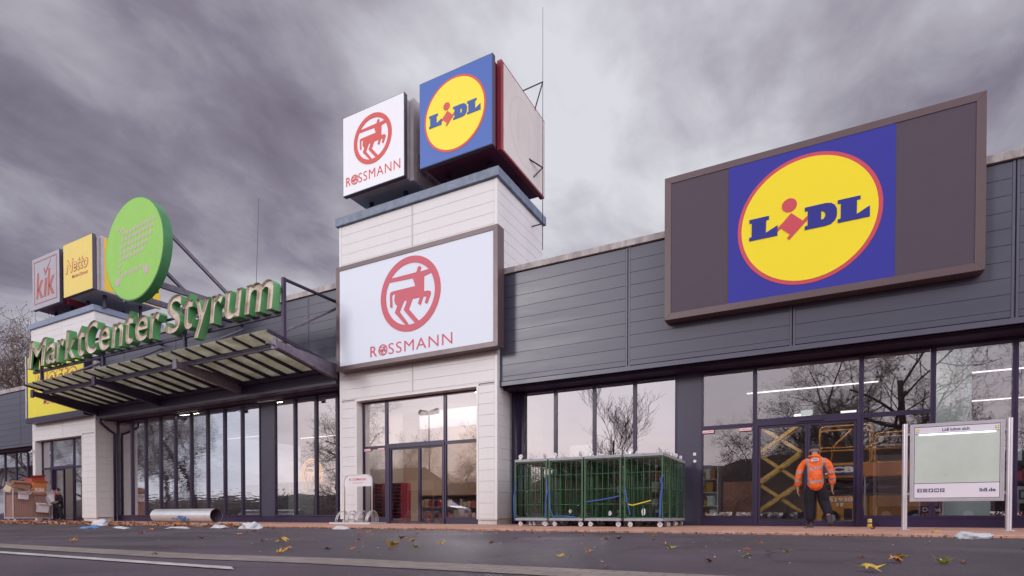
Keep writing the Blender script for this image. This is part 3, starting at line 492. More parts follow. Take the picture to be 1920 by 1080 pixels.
def lidl_logo(parent, cx, cz, s, y, mring, mdisc, mlet, mman, names=True):
    MB().discy(cx, cz, 0.905*s, y-0.006, y, 96).build('logo_ring', mring, parent); MB().discy(cx, cz, 0.852*s, y-0.012, y-0.006, 96).build('logo_disc', mdisc, parent)
    T = lambda P: [(cx+a*s, cz+b*s) for a, b in P]
    MB().poly(T(LOGO['L1']), y-0.024, y-0.012).build('logo_letter', mlet, parent); MB().poly(T(LOGO['L2']), y-0.024, y-0.012).build('logo_letter', mlet, parent); mb = MB()
    # D with its counter: left slab part and right bowl as two outlines
    hole = [(0.178, 0.06), (0.205, 0.052), (0.229, 0.02), (0.229, -0.022), (0.205, -0.054), (0.178, -0.06)]
    mb.poly(T([(-0.023, 0.157), (0.178, 0.157), (0.178, -0.155), (-0.023, -0.155), (-0.023, -0.105), (0.013, -0.101), (0.013, 0.102), (-0.023, 0.105)]), y-0.024, y-0.012)
    mb.poly(T([(0.178, 0.157), (0.235, 0.157), (0.297, 0.145), (0.343, 0.108), (0.367, 0.053), (0.369, 0.0), (0.229, 0.0), (0.229, 0.02), (0.205, 0.052), (0.178, 0.06)]), y-0.024, y-0.012)
    mb.poly(T([(0.178, -0.155), (0.235, -0.155), (0.297, -0.143), (0.343, -0.106), (0.367, -0.051), (0.369, 0.0), (0.229, 0.0), (0.229, -0.022), (0.205, -0.054), (0.178, -0.06)]), y-0.024, y-0.012)
    mb.build('logo_letter', mlet, parent)
    MB().poly(T(LOGO['man']), y-0.022, y-0.012).discy(cx-0.22*s, cz+0.242*s, 0.096*s, y-0.022, y-0.012, 40).build('logo_figure', mman, parent)
BODY = [(-0.78, 0.515), (-0.599, 0.526), (0.217, 0.534), (0.261, 0.62), (0.262, 0.65), (0.29, 0.67), (0.325, 0.672), (0.36, 0.66), (0.379, 0.631), (0.372, 0.595), (0.336, 0.525), (0.643, 0.54), (0.84, 0.50), (0.84, 0.435), (0.712, 0.426), (0.474, 0.383), (0.466, -0.012), (0.60, -0.02), (0.65, -0.035), (0.687, -0.064), (0.69, -0.128), (0.571, -0.365), (0.493, -0.32), (0.55, -0.164), (0.451, -0.153), (0.358, -0.36), (0.273, -0.311), (0.331, -0.148), (0.089, -0.154), (-0.031, -0.403), (0.286, -0.75), (0.20, -0.84), (0.10, -0.73), (-0.207, -0.396), (-0.089, -0.154), (-0.192, -0.156), (-0.341, -0.426), (-0.04, -0.80), (-0.10, -0.87), (-0.168, -0.787), (-0.512, -0.418), (-0.426, -0.253), (-0.49, -0.19), (-0.52, -0.12), (-0.526, -0.053), (-0.51, 0.02), (-0.488, 0.081), (-0.57, 0.087), (-0.60, 0.05), (-0.601, -0.01), (-0.591, -0.278), (-0.67, -0.247), (-0.677, 0.121), (-0.65, 0.15), (-0.612, 0.169), (0.181, 0.175), (0.102, 0.398), (-0.687, 0.425), (-0.78, 0.42)]
def centaur(parent, cx, cz, s, y, m, name='logo_roundel'):
    MB().ringy(cx, cz, 0.82*s, 1.0*s, y-0.012, y).poly([(cx+a*s, cz+b*s) for a, b in BODY], y-0.011, y-0.001).build(name, m, parent)
def rossmann_text(parent, x0, x1, z0, z1, y, m):
    w = x1-x0; h = z1-z0; mb = MB()
    put_text(mb, 'R', x0, x0+0.088*w, z0, z1, y-0.006, 0.01, bold=0.006)
    put_text(mb, 'SSMANN', x0+0.235*w, x1, z0-0.01*h, z1+0.01*h, y-0.006, 0.01, bold=-0.004, spacing=1.12)
    mb.build('lettering', m, parent)
    centaur(parent, x0+0.165*w, (z0+z1)/2, 0.53*h, y, m, 'small_roundel')
# big Lidl sign
s = thing('wall_sign', 'huge brown framed billboard with round yellow, red and blue logo on grey cladding', 'shop sign', (-0.23, 13.8, 4.85))
def framed(s, x0, x1, z0, z1, yf, yb, fw, mframe, rec=0.03):
    f = MB()
    for (a, b, c, d, ia, ib, ic, id_) in ():
        pass
    # mitred frame: four trapezoid bars
    O = [(x0, z0), (x1, z0), (x1, z1), (x0, z1)]; I = [(x0+fw, z0+fw), (x1-fw, z0+fw), (x1-fw, z1-fw), (x0+fw, z1-fw)]
    for i in range(4):
        j = (i+1) % 4; f.poly([O[i], O[j], I[j], I[i]], yf, yf+rec+0.03)
    f.box(x0, x1, yf+rec+0.032, yb, z0, z1)
    f.build('frame', mframe, s, bevel=0.004)
framed(s, -3.2, 2.735, 4.85, 8.165, 13.8, 14.12, 0.15, 'brown')
MB().box(-3.05, 2.585, 13.815, 13.83, 5.0, 8.015).build('panel', 'signgrey', s)
MB().box(-1.785, 1.325, 13.807, 13.815, 5.0, 8.015).build('blue_field', 'lidlblue', s)
lidl_logo(s, -0.233, 6.508, 1.5, 13.806, 'lidlred', 'lidlyellow', 'letterblue', 'lidlred')
# big Rossmann sign
s = thing('wall_sign', 'huge white brown-framed billboard with a red centaur roundel on the cream tower', 'shop sign', (-10.55, 13.65, 4.82))
framed(s, -13.48, -7.6, 4.83, 8.10, 13.62, 13.98, 0.14, 'brown')
MB().box(-13.34, -7.74, 13.635, 13.65, 4.97, 7.96).build('panel', 'signwhite', s)
centaur(s, -10.56, 6.76, 1.095, 13.634, 'rossred'); rossmann_text(s, -12.08, -9.07, 5.10, 5.42, 13.634, 'rossred')
# Netto wall sign
s = thing('wall_sign', 'big yellow sign with red outlined script half hidden behind the canopy', 'shop sign', (-31.3, 13.7, 4.8))
framed(s, -33.9, -28.6, 4.72, 7.98, 13.66, 13.98, 0.09, 'frame')
MB().box(-33.81, -28.69, 13.67, 13.69, 4.98, 7.89, 'nettoyellow2').box(-33.9, -28.6, 13.60, 13.66, 4.72, 4.96, 'frame').box(-33.93, -33.9, 13.62, 13.98, 4.72, 7.98, 'white2').build('panel', None, s)
def netto(parent, x0, x1, z0, z1, y, m, my, sub):
    mb = MB(); put_text(mb, 'Netto', x0, x1, z0, z1, y-0.004, 0.006, bold=0.05, shear=0.22); mb.build('lettering', m, parent)
    w = x1-x0; h = z1-z0; mb = MB(); put_text(mb, 'Netto', x0+0.022*w, x1-0.022*w, z0+0.06*h, z1-0.06*h, y-0.012, 0.006, bold=0.005, shear=0.22); mb.build('lettering_fill', my, parent)
    mb = MB(); put_text(mb, 'Marken-Discount', *sub, y-0.004, 0.006, bold=0.012, shear=0.1); mb.build('small_lettering', m, parent)
netto(s, -33.2, -29.2, 6.15, 7.35, 13.67, 'nettored', 'nettoyellow2', (-32.3, -29.3, 5.50, 5.80))
# sign cubes
def cube(name, label, x0, x1, y0, y1, z0, z1, mbody, mface, mside, cat='sign cube', legz=9.85, mtop=None, underm=None):
    t = thing(name, label, cat, ((x0+x1)/2, (y0+y1)/2, z0), 'sign cubes on the towers')
    MB().box(x0+0.1, x1-0.12, y0+0.20, y1-0.12, z0+0.02, z1-0.06).build('casing', mbody, t)
    MB().box(x0, x1-0.06, y0, y0+0.14, z0-0.02, z1).build('front_box', 'cubedark', t, bevel=0.006)
    MB().box(x0+0.02, x1-0.08, y0-0.006, y0, z0, z1-0.02).build('front_panel', mface, t)
    MB().box(x1-0.10, x1+0.04, y0+0.30, y1, z0-0.02, z1).build('side_box', mtop or mbody, t, bevel=0.006)
    MB().box(x1+0.04, x1+0.047, y0+0.42, y1-0.05, z0+0.03, z1-0.05).build('side_panel', mside, t)
    for lx in (x0+0.5, x1-0.6):
        for ly in (y0+0.75, y1-0.6): MB().cyl((lx, ly, legz-0.01), (lx, ly, z0+0.03), 0.07, n=12).build('post', 'darksteel', t)
    return t
c = cube('sign_cube', 'blue sign cube with yellow round logo and blank cream right side', -10.17, -7.68, 13.6, 16.72, 10.27, 12.68, 'dkred', 'cubeblue', 'blank', mtop='redpaint')
lidl_logo(c, -8.965, 11.45, 1.135, 13.593, 'cubered', 'cubeyellow', 'cubelet', 'cubered')
mb = MB()
vs = []
for k in range(48):
    a = 2*pi*k/48
    vs += [(-7.632, 15.3+0.95*cos(a), 11.45+0.95*sin(a)), (-7.632, 15.3+0.88*cos(a), 11.45+0.88*sin(a))]
mb.add(vs, [(2*k, (2*k+2) % 96, (2*k+3) % 96, 2*k+1) for k in range(48)])
for q in (-0.45, 0.25): mb.box(-7.634, -7.631, 15.3+q, 15.3+q+0.12, 11.1, 11.8)
mb.build('faded_outline', 'ghost', c)
c = cube('sign_cube', 'white sign cube with red centaur roundel, left one on the tall tower', -13.14, -10.66, 13.6, 16.72, 10.25, 12.67, 'cubegrey', 'cubewhite', 'cubegrey', mtop='cubegrey')
centaur(c, -11.93, 11.68, 0.745, 13.593, 'cubered'); rossmann_text(c, -13.0, -10.87, 10.50, 10.78, 13.593, 'cubered')
mb = MB(); put_text(mb, 'ROSSMANN', 14.15, 16.5, 10.85, 11.12, -10.606, 0.006, bold=-0.004, axis='y'); put_text(mb, 'DER DROGERIEMARKT', 14.15, 16.5, 10.60, 10.74, -10.606, 0.006, bold=-0.006, axis='y'); mb.build('side_lettering', 'ink', c)
c = cube('sign_cube', 'pale grey sign cube with three red letters in a thin red border, leftmost of all', -33.05, -30.45, 13.6, 16.4, 10.04, 12.45, 'dkred', 'kikgrey', 'redpaint', legz=9.6, mtop='redpaint')
mb = MB()
for (a, b, c0, d) in ((-32.85, -30.75, 10.26, 10.30), (-32.85, -30.75, 12.22, 12.26), (-32.85, -32.81, 10.3, 12.22), (-30.79, -30.75, 10.3, 12.22)): mb.box(a, b, 13.585, 13.593, c0, d)
for ch, a, b, z1_ in (('k', -32.66, -32.0, 11.7), ('i', -31.98, -31.6, 11.35), ('k', -31.62, -30.95, 11.75)):
    put_text(mb, 'l' if ch == 'i' else ch, a, b, 10.5, z1_, 13.588, 0.008, bold=0.03, shear=0.12)
mb.poly([(-31.95, 11.78), (-31.87, 11.86), (-31.78, 11.66), (-31.25, 12.16), (-31.78, 11.46)], 13.585, 13.593)
mb.build('lettering', 'kikred', c)
c = cube('sign_cube', 'yellow sign cube with red outlined script, beside the grey one on the left tower', -30.17, -27.66, 13.6, 16.5, 10.13, 12.5, 'cubegrey', 'nettoyellow', 'nettoorange', legz=9.6, mtop='cubegrey')
netto(c, -29.95, -28.05, 11.12, 11.75, 13.593, 'nettored', 'nettoyellow', (-29.4, -28.1, 10.86, 11.02))
mb = MB(); put_text(mb, 'Netto', 14.4, 16.1, 11.15, 11.85, -27.606, 0.006, bold=0.03, shear=0.2, axis='y'); mb.build('side_lettering', 'lidlred', c)
# green disc sign on struts
d = thing('disc_sign', 'big round lime green sign with a dotted shopping cart above the canopy', 'shop sign', (-20.66, 11.5, 7.6))
MB().cyl((-20.66, 11.42, 9.38), (-20.66, 11.72, 9.38), 1.735, n=96).build('drum', 'discrim', d)
MB().discy(-20.66, 9.38, 1.70, 11.41, 11.42, 96).build('banner', 'disc', d)
dots = [(-0.91, 0.87), (-0.71, 0.78), (-0.55, 0.65)]+[(-0.34+0.22*i, 0.645+0.017*i) for i in range(8)]+[(-0.65+0.215*i, 0.43+0.016*i) for i in range(9)]+[(-0.69+0.215*i, 0.215+0.014*i) for i in range(9)]+[(-0.73+0.215*i, 0.0+0.014*i) for i in range(8)]+[(-0.77+0.213*i, -0.21+0.013*i) for i in range(7)]+[(-0.81, -0.43), (-0.87, -0.64)]+[(-0.67+0.218*i, -0.77+0.018*i) for i in range(6)]
mb = MB()
for a, b in dots: mb.discy(-20.66+a, 9.38+b, 0.072, 11.404, 11.41, 16)
for a, b in ((-0.97, -0.95), (0.73, -0.83)): mb.discy(-20.66+a, 9.38+b, 0.15, 11.404, 11.41, 24)
mb.build('dotted_cart', 'dot', d)
mb = MB()
for X in (-20.0, -21.9):
    mb.beam((X, 11.74, 8.22), (X, 15.2, 8.30), 0.12, 0.2).beam((X, 11.74, 10.45), (X, 15.1, 8.42), 0.08, 0.12).beam((X, 11.74, 9.0), (X, 12.75, 8.34), 0.07, 0.1).beam((X, 11.80, 7.9), (X, 11.80, 10.5), 0.1, 0.1).beam((X, 15.1, 7.70), (X, 15.1, 8.25), 0.12, 0.12)
mb.beam((-21.9, 12.0, 8.22), (-20, 12.0, 8.22), 0.08, 0.08); mb.build('support_frame', 'steel', d)

# ------------------------------------------------------------------ canopy with lettering
cn = thing('glass_canopy', 'long glass canopy of dark ribs sloping back to the shop front', 'canopy', (-21, 13, 4.7))
XB = [-28.4, -23.72, -18.72, -13.95]
for X in XB:
    vs = []
    for (y, z0, z1) in ((11.62, 5.18, 5.36), (13.3, 4.86, 5.26), (14.1, 4.72, 5.2)):
        vs += [(X-0.07, y, z0), (X+0.07, y, z0), (X+0.07, y, z1), (X-0.07, y, z1)]
    fs = [(0, 1, 2, 3), (8, 11, 10, 9)]
    for k in (0, 4):
        for i in range(4): fs.append((k+i, k+4+i, k+4+(i+1) % 4, k+(i+1) % 4))
    MB().add(vs, fs).box(X-0.1, X+0.1, 11.6, 11.68, 5.1, 5.42).build('beam', 'steel' if X > -20 else 'darksteel', cn, bevel=0.01)
def gl(y): return 5.60+(y-11.4)*(5.16-5.60)/(14.06-11.4)
n = 19
for i in range(n+1):
    X = -28.5+(14.55)*i/n
    MB().add([(X-0.03, 11.38, gl(11.4)-0.05), (X+0.03, 11.38, gl(11.4)-0.05), (X+0.03, 11.38, gl(11.4)+0.03), (X-0.03, 11.38, gl(11.4)+0.03), (X-0.03, 14.06, gl(14.06)-0.12), (X+0.03, 14.06, gl(14.06)-0.12), (X+0.03, 14.06, gl(14.06)+0.03), (X-0.03, 14.06, gl(14.06)+0.03)],
             [(0, 1, 2, 3), (7, 6, 5, 4), (0, 4, 5, 1), (1, 5, 6, 2), (2, 6, 7, 3), (3, 7, 4, 0)]).build('rib', 'darksteel', cn)
# translucent dirty glass
gm = bpy.data.materials.new('grimy_canopy_glass'); gm.use_nodes = True; t = gm.node_tree; t.nodes.clear()
o_ = t.nodes.new('ShaderNodeOutputMaterial'); m1 = t.nodes.new('ShaderNodeMixShader'); m2 = t.nodes.new('ShaderNodeMixShader'); tl = t.nodes.new('ShaderNodeBsdfTranslucent'); df = t.nodes.new('ShaderNodeBsdfDiffuse'); tp = t.nodes.new('ShaderNodeBsdfTransparent')
tcn = t.nodes.new('ShaderNodeTexCoord'); no = t.nodes.new('ShaderNodeTexNoise'); no.inputs['Scale'].default_value = 1.4; no.inputs['Detail'].default_value = 7; no.inputs['Roughness'].default_value = 0.7; t.links.new(tcn.outputs['Object'], no.inputs['Vector'])
rp = t.nodes.new('ShaderNodeValToRGB'); rp.color_ramp.elements[0].position = 0.3; rp.color_ramp.elements[1].position = 0.7; rp.color_ramp.elements[0].color = (0.44, 0.42, 0.28, 1); rp.color_ramp.elements[1].color = (0.84, 0.83, 0.72, 1)
t.links.new(no.outputs[0], rp.inputs[0]); t.links.new(rp.outputs[0], tl.inputs[0]); t.links.new(rp.outputs[0], df.inputs[0])
m1.inputs[0].default_value = 0.25; t.links.new(tl.outputs[0], m1.inputs[1]); t.links.new(df.outputs[0], m1.inputs[2]); m2.inputs[0].default_value = 0.16; t.links.new(m1.outputs[0], m2.inputs[1]); t.links.new(tp.outputs[0], m2.inputs[2]); t.links.new(m2.outputs[0], o_.inputs[0])
M['canopyglass'] = gm
for i in range(n):
    a = -28.5+14.55*i/n+0.032; b = -28.5+14.55*(i+1)/n-0.032
    MB().add([(a, 11.40, gl(11.4)), (b, 11.40, gl(11.4)), (b, 14.04, gl(14.04)), (a, 14.04, gl(14.04)), (a, 11.40, gl(11.4)+0.016), (b, 11.40, gl(11.4)+0.016), (b, 14.04, gl(14.04)+0.016), (a, 14.04, gl(14.04)+0.016)],
             [(0, 3, 2, 1), (4, 5, 6, 7), (0, 1, 5, 4), (1, 2, 6, 5), (2, 3, 7, 6), (3, 0, 4, 7)]).build('glass_pane', 'canopyglass', cn)
MB().box(-28.45, -13.95, 12.0, 12.1, 5.36, 5.44).box(-28.45, -13.95, 12.02, 12.08, 5.28, 5.36).build('purlin', 'darksteel', cn)
MB().box(-28.45, -13.9, 13.95, 14.06, 4.98, 5.08).box(-28.45, -13.9, 14.07, 14.19, 4.66, 5.2).build('wall_beam', 'darksteel', cn)
MB().box(-28.45, -13.9, 14.02, 14.4, 4.58, 4.66).build('gutter', 'greytrim', cn)
MB().box(-13.99, -13.93, 11.36, 14.06, 5.20, 5.24).build('edge_rail', 'steel', cn)
lg = thing('roof_lettering', 'row of open green and beige channel letters on a steel rail above the canopy', 'sign letters', (-21.5, 11.95, 5.7))
for X in XB:
    MB().beam((X, 11.98, 5.5), (X, 11.98, 7.3), 0.1, 0.1).build('post', 'darksteel', lg)
    MB().cyl((X, 11.98, 7.26), (X, 14.2, 7.27), 0.05, n=10).build('tie_bar', 'darksteel', lg); MB().cyl((X, 12.0, 5.72), (X, 14.2, 7.12), 0.045, n=10).build('brace', 'steel', lg)
MB().box(-29.15, -13.95, 11.97, 12.05, 6.22, 6.33).build('rail', 'darksteel', lg)
MB().box(-29.1, -13.95, 11.99, 12.05, 6.95, 7.02).build('back_rail', 'darksteel', lg)
LET = [('M', -28.95, -27.35, 6.33, 7.45), ('a', -27.45, -26.62, 6.33, 7.2), ('r', -26.62, -25.98, 6.33, 7.2), ('k', -25.98, -25.08, 6.33, 7.45), ('t', -25.05, -24.45, 6.33, 7.48), ('C', -24.45, -23.55, 6.33, 7.55), ('e', -23.5, -22.75, 6.33, 7.22), ('n', -22.68, -21.88, 6.33, 7.2), ('t', -21.82, -21.22, 6.33, 7.5), ('e', -21.15, -20.38, 6.33, 7.22), ('r', -20.32, -19.66, 6.33, 7.2),
       ('S', -19.38, -18.45, 6.33, 7.58), ('t', -18.4, -17.85, 6.33, 7.5), ('y', -17.85, -17.0, 5.98, 7.2), ('r', -17.02, -16.35, 6.33, 7.2), ('u', -16.3, -15.45, 6.33, 7.2), ('m', -15.38, -14.05, 6.33, 7.22)]
for ch, x0, x1, z0, z1 in LET:
    vo, fo = text_mesh(ch, 0.022, 0.16, 0.5, walls=True, res=5); a = min(v[0] for v in vo); b = max(v[0] for v in vo); c_ = min(v[1] for v in vo); d_ = max(v[1] for v in vo)
    fx = lambda v: x0+(v[0]-a)/(b-a)*(x1-x0); fz = lambda v: z0+(v[1]-c_)/(d_-c_)*(z1-z0)
    fcs = []
    for f in fo: fcs.append(f)
    L = MB().add([(fx(v), 11.84-v[2]*0.27, fz(v)) for v in vo], fcs).build('letter', 'green', lg)
    vi, fi = text_mesh(ch, 0.014, 0.16, 0.5, walls=True, res=5); vf, ff = text_mesh(ch, 0.021, 0.16, 0.0, res=5)
    L2 = MB().add([(fx(v), 11.84-v[2]*0.268, fz(v)) for v in vi], fi).add([(fx(v), 11.765, fz(v)) for v in vf], ff).build('letter_lining', 'letterin', L)

# antennas
def rod(loc, z0, z1, dx, label, r=0.012, extra=None):
    t = thing('lightning_rod', label, 'rod', (loc[0], loc[1], z0), 'thin lightning rods on the roofs')
    MB().cyl((loc[0], loc[1], z0), (loc[0]+dx, loc[1], z1), r, 0.006, 8).build('rod', 'darksteel', t)
    m = MB()
    if extra:
        for p, q in extra: m.cyl(p, q, 0.02, n=6)
    else:
        for a in (0, 2.1, 4.2): m.cyl((loc[0], loc[1], z0+0.5), (loc[0]+0.35*cos(a), loc[1]+0.35*sin(a), z0), 0.012, n=6)
    m.build('bracket', 'darksteel', t)
rod((-7.46, 16.2), 8.4, 15.75, 0.0, 'tall thin rod beside the blank side of the blue sign cube', 0.014,
    [((-7.65, 16.0, 12.55), (-7.46, 16.2, 13.5)), ((-7.64, 15.2, 13.45-0.8), (-7.46, 16.2, 13.5)), ((-7.64, 15.6, 10.9), (-7.46, 16.2, 10.9)), ((-7.64, 15.9, 10.5), (-7.46, 16.2, 10.9)), ((-7.83, 16.2, 9.2), (-7.46, 16.2, 9.2))])
rod((-20.35, 16), 7.7, 13.15, 0.3, 'thin leaning rod on the roof behind the canopy letters')
rod((-12.6, 15.9), 12.6, 13.6, 0.0, 'short rod on top of the white sign cube', 0.008); rod((-30.4, 15.0), 12.3, 13.5, 0.0, 'short rod between the grey and yellow sign cubes', 0.008)

# ------------------------------------------------------------------ notice board
nb = thing('notice_board', 'aluminium framed notice case on two round posts with empty lit sheet', 'notice board', (2.03, 12, 0))
for X in (1.33, 2.72): MB().cyl((X, 12.03, 0), (X, 12.03, 1.82), 0.042, n=20).cyl((X, 12.03, 0), (X, 12.03, 0.012), 0.09, n=20).build('post', 'alu', nb, smooth=False)
framed(nb, 1.40, 2.655, 0.485, 1.80, 11.99, 12.09, 0.055, 'alu', 0.01)
MB().box(1.37, 1.40, 12.02, 12.05, 1.62, 1.66).box(2.655, 2.69, 12.02, 12.05, 1.62, 1.66).box(1.37, 1.40, 12.02, 12.05, 0.60, 0.64).box(2.655, 2.69, 12.02, 12.05, 0.60, 0.64).build('bracket', 'alu', nb)
MB().box(1.455, 2.60, 11.996, 11.998, 0.54, 1.745, 'ink').box(1.463, 2.592, 11.992, 11.996, 1.635, 1.737, 'sheetw').box(1.463, 2.592, 11.992, 11.996, 0.548, 0.785, 'sheetw').build('printed_sheet', None, nb)
MB().box(1.463, 2.592, 11.993, 11.996, 0.795, 1.625).build('light_sheet', 'lightgreen', nb)
MB().box(1.52, 2.54, 11.985, 11.992, 1.605, 1.625).build('light_tube', 'tube', nb)
mb = MB(); put_text(mb, 'Lidl lohnt sich', 1.84, 2.20, 1.660, 1.712, 11.990, 0.002, bold=0.02); put_text(mb, 'lidl.de', 2.34, 2.545, 0.64, 0.70, 11.990, 0.002, bold=0.025)
ics = [1.505+0.078*i for i in range(5)]
for X in ics: mb.box(X, X+0.062, 11.989, 11.992, 0.640, 0.702)
mb.build('lettering', 'ink', nb)
mb = MB(); y = 11.988
put_text(mb, 'f', ics[0]+0.026, ics[0]+0.048, 0.644, 0.694, y, 0.002, bold=0.03)
mb.ringy(ics[0]+0.031, 0.671, 0.020, 0.024, y, y+0.001, 24)
mb.ringy(ics[1]+0.031, 0.671, 0.010, 0.014, y, y+0.001, 20)
for (a, b, c0, e0) in ((-0.022, 0.022, 0.019, 0.022), (-0.022, 0.022, -0.022, -0.019), (-0.022, -0.019, -0.019, 0.019), (0.019, 0.022, -0.019, 0.019)): mb.box(ics[1]+0.031+a, ics[1]+0.031+b, y, y+0.001, 0.671+c0, 0.671+e0)
X = ics[2]+0.031
mb.poly([(X-0.023, 0.655), (X-0.012, 0.655), (X-0.020, 0.690), (X-0.004, 0.679), (X+0.004, 0.689), (X+0.016, 0.688), (X+0.023, 0.684), (X+0.017, 0.676), (X+0.012, 0.661), (X-0.002, 0.650), (X-0.016, 0.651)], y, y+0.001)
X = ics[3]+0.031; mb.poly([(X-0.022, 0.656), (X+0.022, 0.656), (X+0.022, 0.686), (X-0.022, 0.686), (X-0.022, 0.672), (X-0.006, 0.672), (X-0.006, 0.679), (X+0.008, 0.671), (X-0.006, 0.663), (X-0.006, 0.670), (X-0.022, 0.670)], y, y+0.001)
mb.ringy(ics[4]+0.031, 0.671, 0.020, 0.024, y, y+0.001, 24); put_text(mb, 'p', ics[4]+0.022, ics[4]+0.042, 0.652, 0.688, y, 0.002, bold=0.02)
mb.build('icon_symbols', 'sheetw', nb)
for X in (1.478, 2.535):
    b_ = MB().box(X, X+0.042, 11.988, 11.992, 1.662, 1.706).build('small_logo', 'lidlblue', nb)
    MB().discy(X+0.021, 1.684, 0.020, 11.985, 11.988, 24).build('logo_disc', 'lidlyellow', b_)

# ------------------------------------------------------------------ bicycle rack with sign
br = thing('bicycle_rack', 'white tubular bicycle stand with a small red-lettered arched sign board', 'bicycle rack', (-11.9, 12.8, 0))
mb = MB()
for i in range(7):
    X = -12.42+0.19*i; R_ = 0.20 if i % 2 else 0.27; yy = 12.72+(0.16 if i % 2 else 0)
    P = [(X+0.05*sin(pi*k/14), yy+R_*cos(pi*k/14)*0.9, 0.05+R_*1.25*sin(pi*k/14)) for k in range(15)]
    mb.tube(P, 0.011, 8); mb.tube([(a+0.06, b, c) for a, b, c in P], 0.011, 8)
mb.build('wheel_hoops', 'zinc', br, smooth=True)
MB().box(-12.6, -11.05, 12.42, 12.48, 0.0, 0.05).box(-12.6, -11.05, 13.06, 13.12, 0.0, 0.05).box(-12.6, -12.54, 12.48, 13.06, 0, 0.05).box(-11.11, -11.05, 12.48, 13.06, 0, 0.05).build('base_rails', 'zinc', br)
P = [(-12.36, 12.8, 0.03), (-12.36, 12.8, 1.25)]+[(-12.36+0.18*(1-cos(a)), 12.8, 1.25+0.18*sin(a)) for a in (0.4, 0.8, 1.2, pi/2)]+[(-11.48+0.18*(sin(a)), 12.8, 1.25+0.18*cos(a)) for a in (0, 0.4, 0.8, 1.2)]+[(-11.30, 12.8, 1.25), (-11.30, 12.8, 0.03)]
MB().tube(P, 0.02, 10).build('hoop_post', 'zinc', br, smooth=True)
q = [(-12.34, 1.10), (-11.32, 1.10), (-11.32, 1.26), (-11.37, 1.36), (-11.48, 1.42), (-12.18, 1.42), (-12.29, 1.36), (-12.34, 1.26)]
b_ = MB().poly(q, 12.785, 12.80).build('sign_board', 'white2', br)
mb = MB(); put_text(mb, 'R', -12.16, -12.09, 1.27, 1.345, 12.782, 0.004, bold=0.02); put_text(mb, 'SSMANN', -11.97, -11.5, 1.27, 1.345, 12.782, 0.004, bold=0.01); mb.ringy(-12.03, 1.308, 0.026, 0.036, 12.780, 12.784, 24); put_text(mb, 'Mein Drogeriemarkt', -12.02, -11.62, 1.185, 1.22, 12.782, 0.004); mb.build('board_lettering', 'rossred', b_)

# ------------------------------------------------------------------ roll cages
def rrect(a0, a1, b0, b1, r, k=5):
    P = []
    for cx_, cy_, s0 in ((a1-r, b1-r, 0), (a0+r, b1-r, 1), (a0+r, b0+r, 2), (a1-r, b0+r, 3)):
        for i in range(k+1):
            a = (s0+i/k)*pi/2; P.append((cx_+r*cos(a), cy_+r*sin(a)))
    return P
CW, CDp, CH = 0.84, 0.74, 1.60
RC = thing('roll_cage', 'x', 'roll cage', (0, 0, 0), 'green roll cages parked in a block')
def side(axis, c, a0, a1, parent, nb_=5):
    mb = MB(); P = rrect(a0, a1, 0.20, 1.50, 0.10)
    T = (lambda u, v: (u, c, v)) if axis == 'y' else (lambda u, v: (c, u, v))
    mb.tube([T(*p) for p in P], 0.012, 6, closed=True)
    for i in range(1, nb_): u = a0+(a1-a0)*i/nb_; mb.tube([T(u, 0.205), T(u, 1.495)], 0.0075, 5)
    for v in (0.50, 0.84, 1.18): mb.tube([T(a0+0.005, v), T(a1-0.005, v)], 0.0085, 5)
    return mb.build('side_panel', 'cage', parent, smooth=True)
FRONT = side('y', 0.02, 0.03, CW-0.03, RC, 6); side('x', 0.015, 0.05, CDp-0.05, RC, 4); side('x', CW-0.015, 0.05, CDp-0.05, RC, 4)
for u in (0.012, CW-0.012):
    for v in (0.012, CDp-0.012): MB().box(u-0.014, u+0.014, v-0.014, v+0.014, 0.18, 1.52).build('corner_post', 'cage', RC)
for z in (0.13, 1.52):
    MB().box(0, CW, 0, 0.03, z, z+0.06).box(0, CW, CDp-0.03, CDp, z, z+0.06).box(0, 0.03, 0.03, CDp-0.03, z, z+0.06).box(CW-0.03, CW, 0.03, CDp-0.03, z, z+0.06).box(0.03, CW-0.03, 0.03, CDp-0.03, z+0.02, z+0.04).box(CW/2-0.02, CW/2+0.02, -0.008, 0, z-0.005, z+0.065).build('tray', 'traymat', RC, bevel=0.004)
for sgn, z in ((-1, 0.13), (1, 1.58)):
    for u in (0.10, CW-0.10):
        for v in (0.09, CDp-0.09):
            zc_ = z+sgn*0.075; a = random.uniform(-0.5, 0.5)+(0.0 if sgn < 0 else random.uniform(-0.6, 0.6)); dx, dy = cos(a), sin(a); ox, oy = u+0.02*dx, v+0.02*dy
            k = MB().obox((u, v, z+sgn*0.008), (0.035, 0, 0), (0, 0.03, 0), (0, 0, 0.007)).obox((ox-dy*0.02, oy+dx*0.02, z+sgn*0.045), (dx*0.02, dy*0.02, 0), (-dy*0.003, dx*0.003, 0), (0, 0, 0.035)).obox((ox+dy*0.02, oy-dx*0.02, z+sgn*0.045), (dx*0.02, dy*0.02, 0), (-dy*0.003, dx*0.003, 0), (0, 0, 0.035)).build('caster', 'zinc', RC)
            MB().cyl((ox+dy*0.014, oy-dx*0.014, zc_), (ox-dy*0.014, oy+dx*0.014, zc_), 0.055, n=20, m='wheelw').cyl((ox+dy*0.017, oy-dx*0.017, zc_), (ox-dy*0.017, oy+dx*0.017, zc_), 0.018, n=12, m='darksteel').build('wheel', None, k)
colw = ['leftmost', 'second from the left', 'third from the left', 'rightmost']; roww = ['front', 'middle', 'rear']
first = True
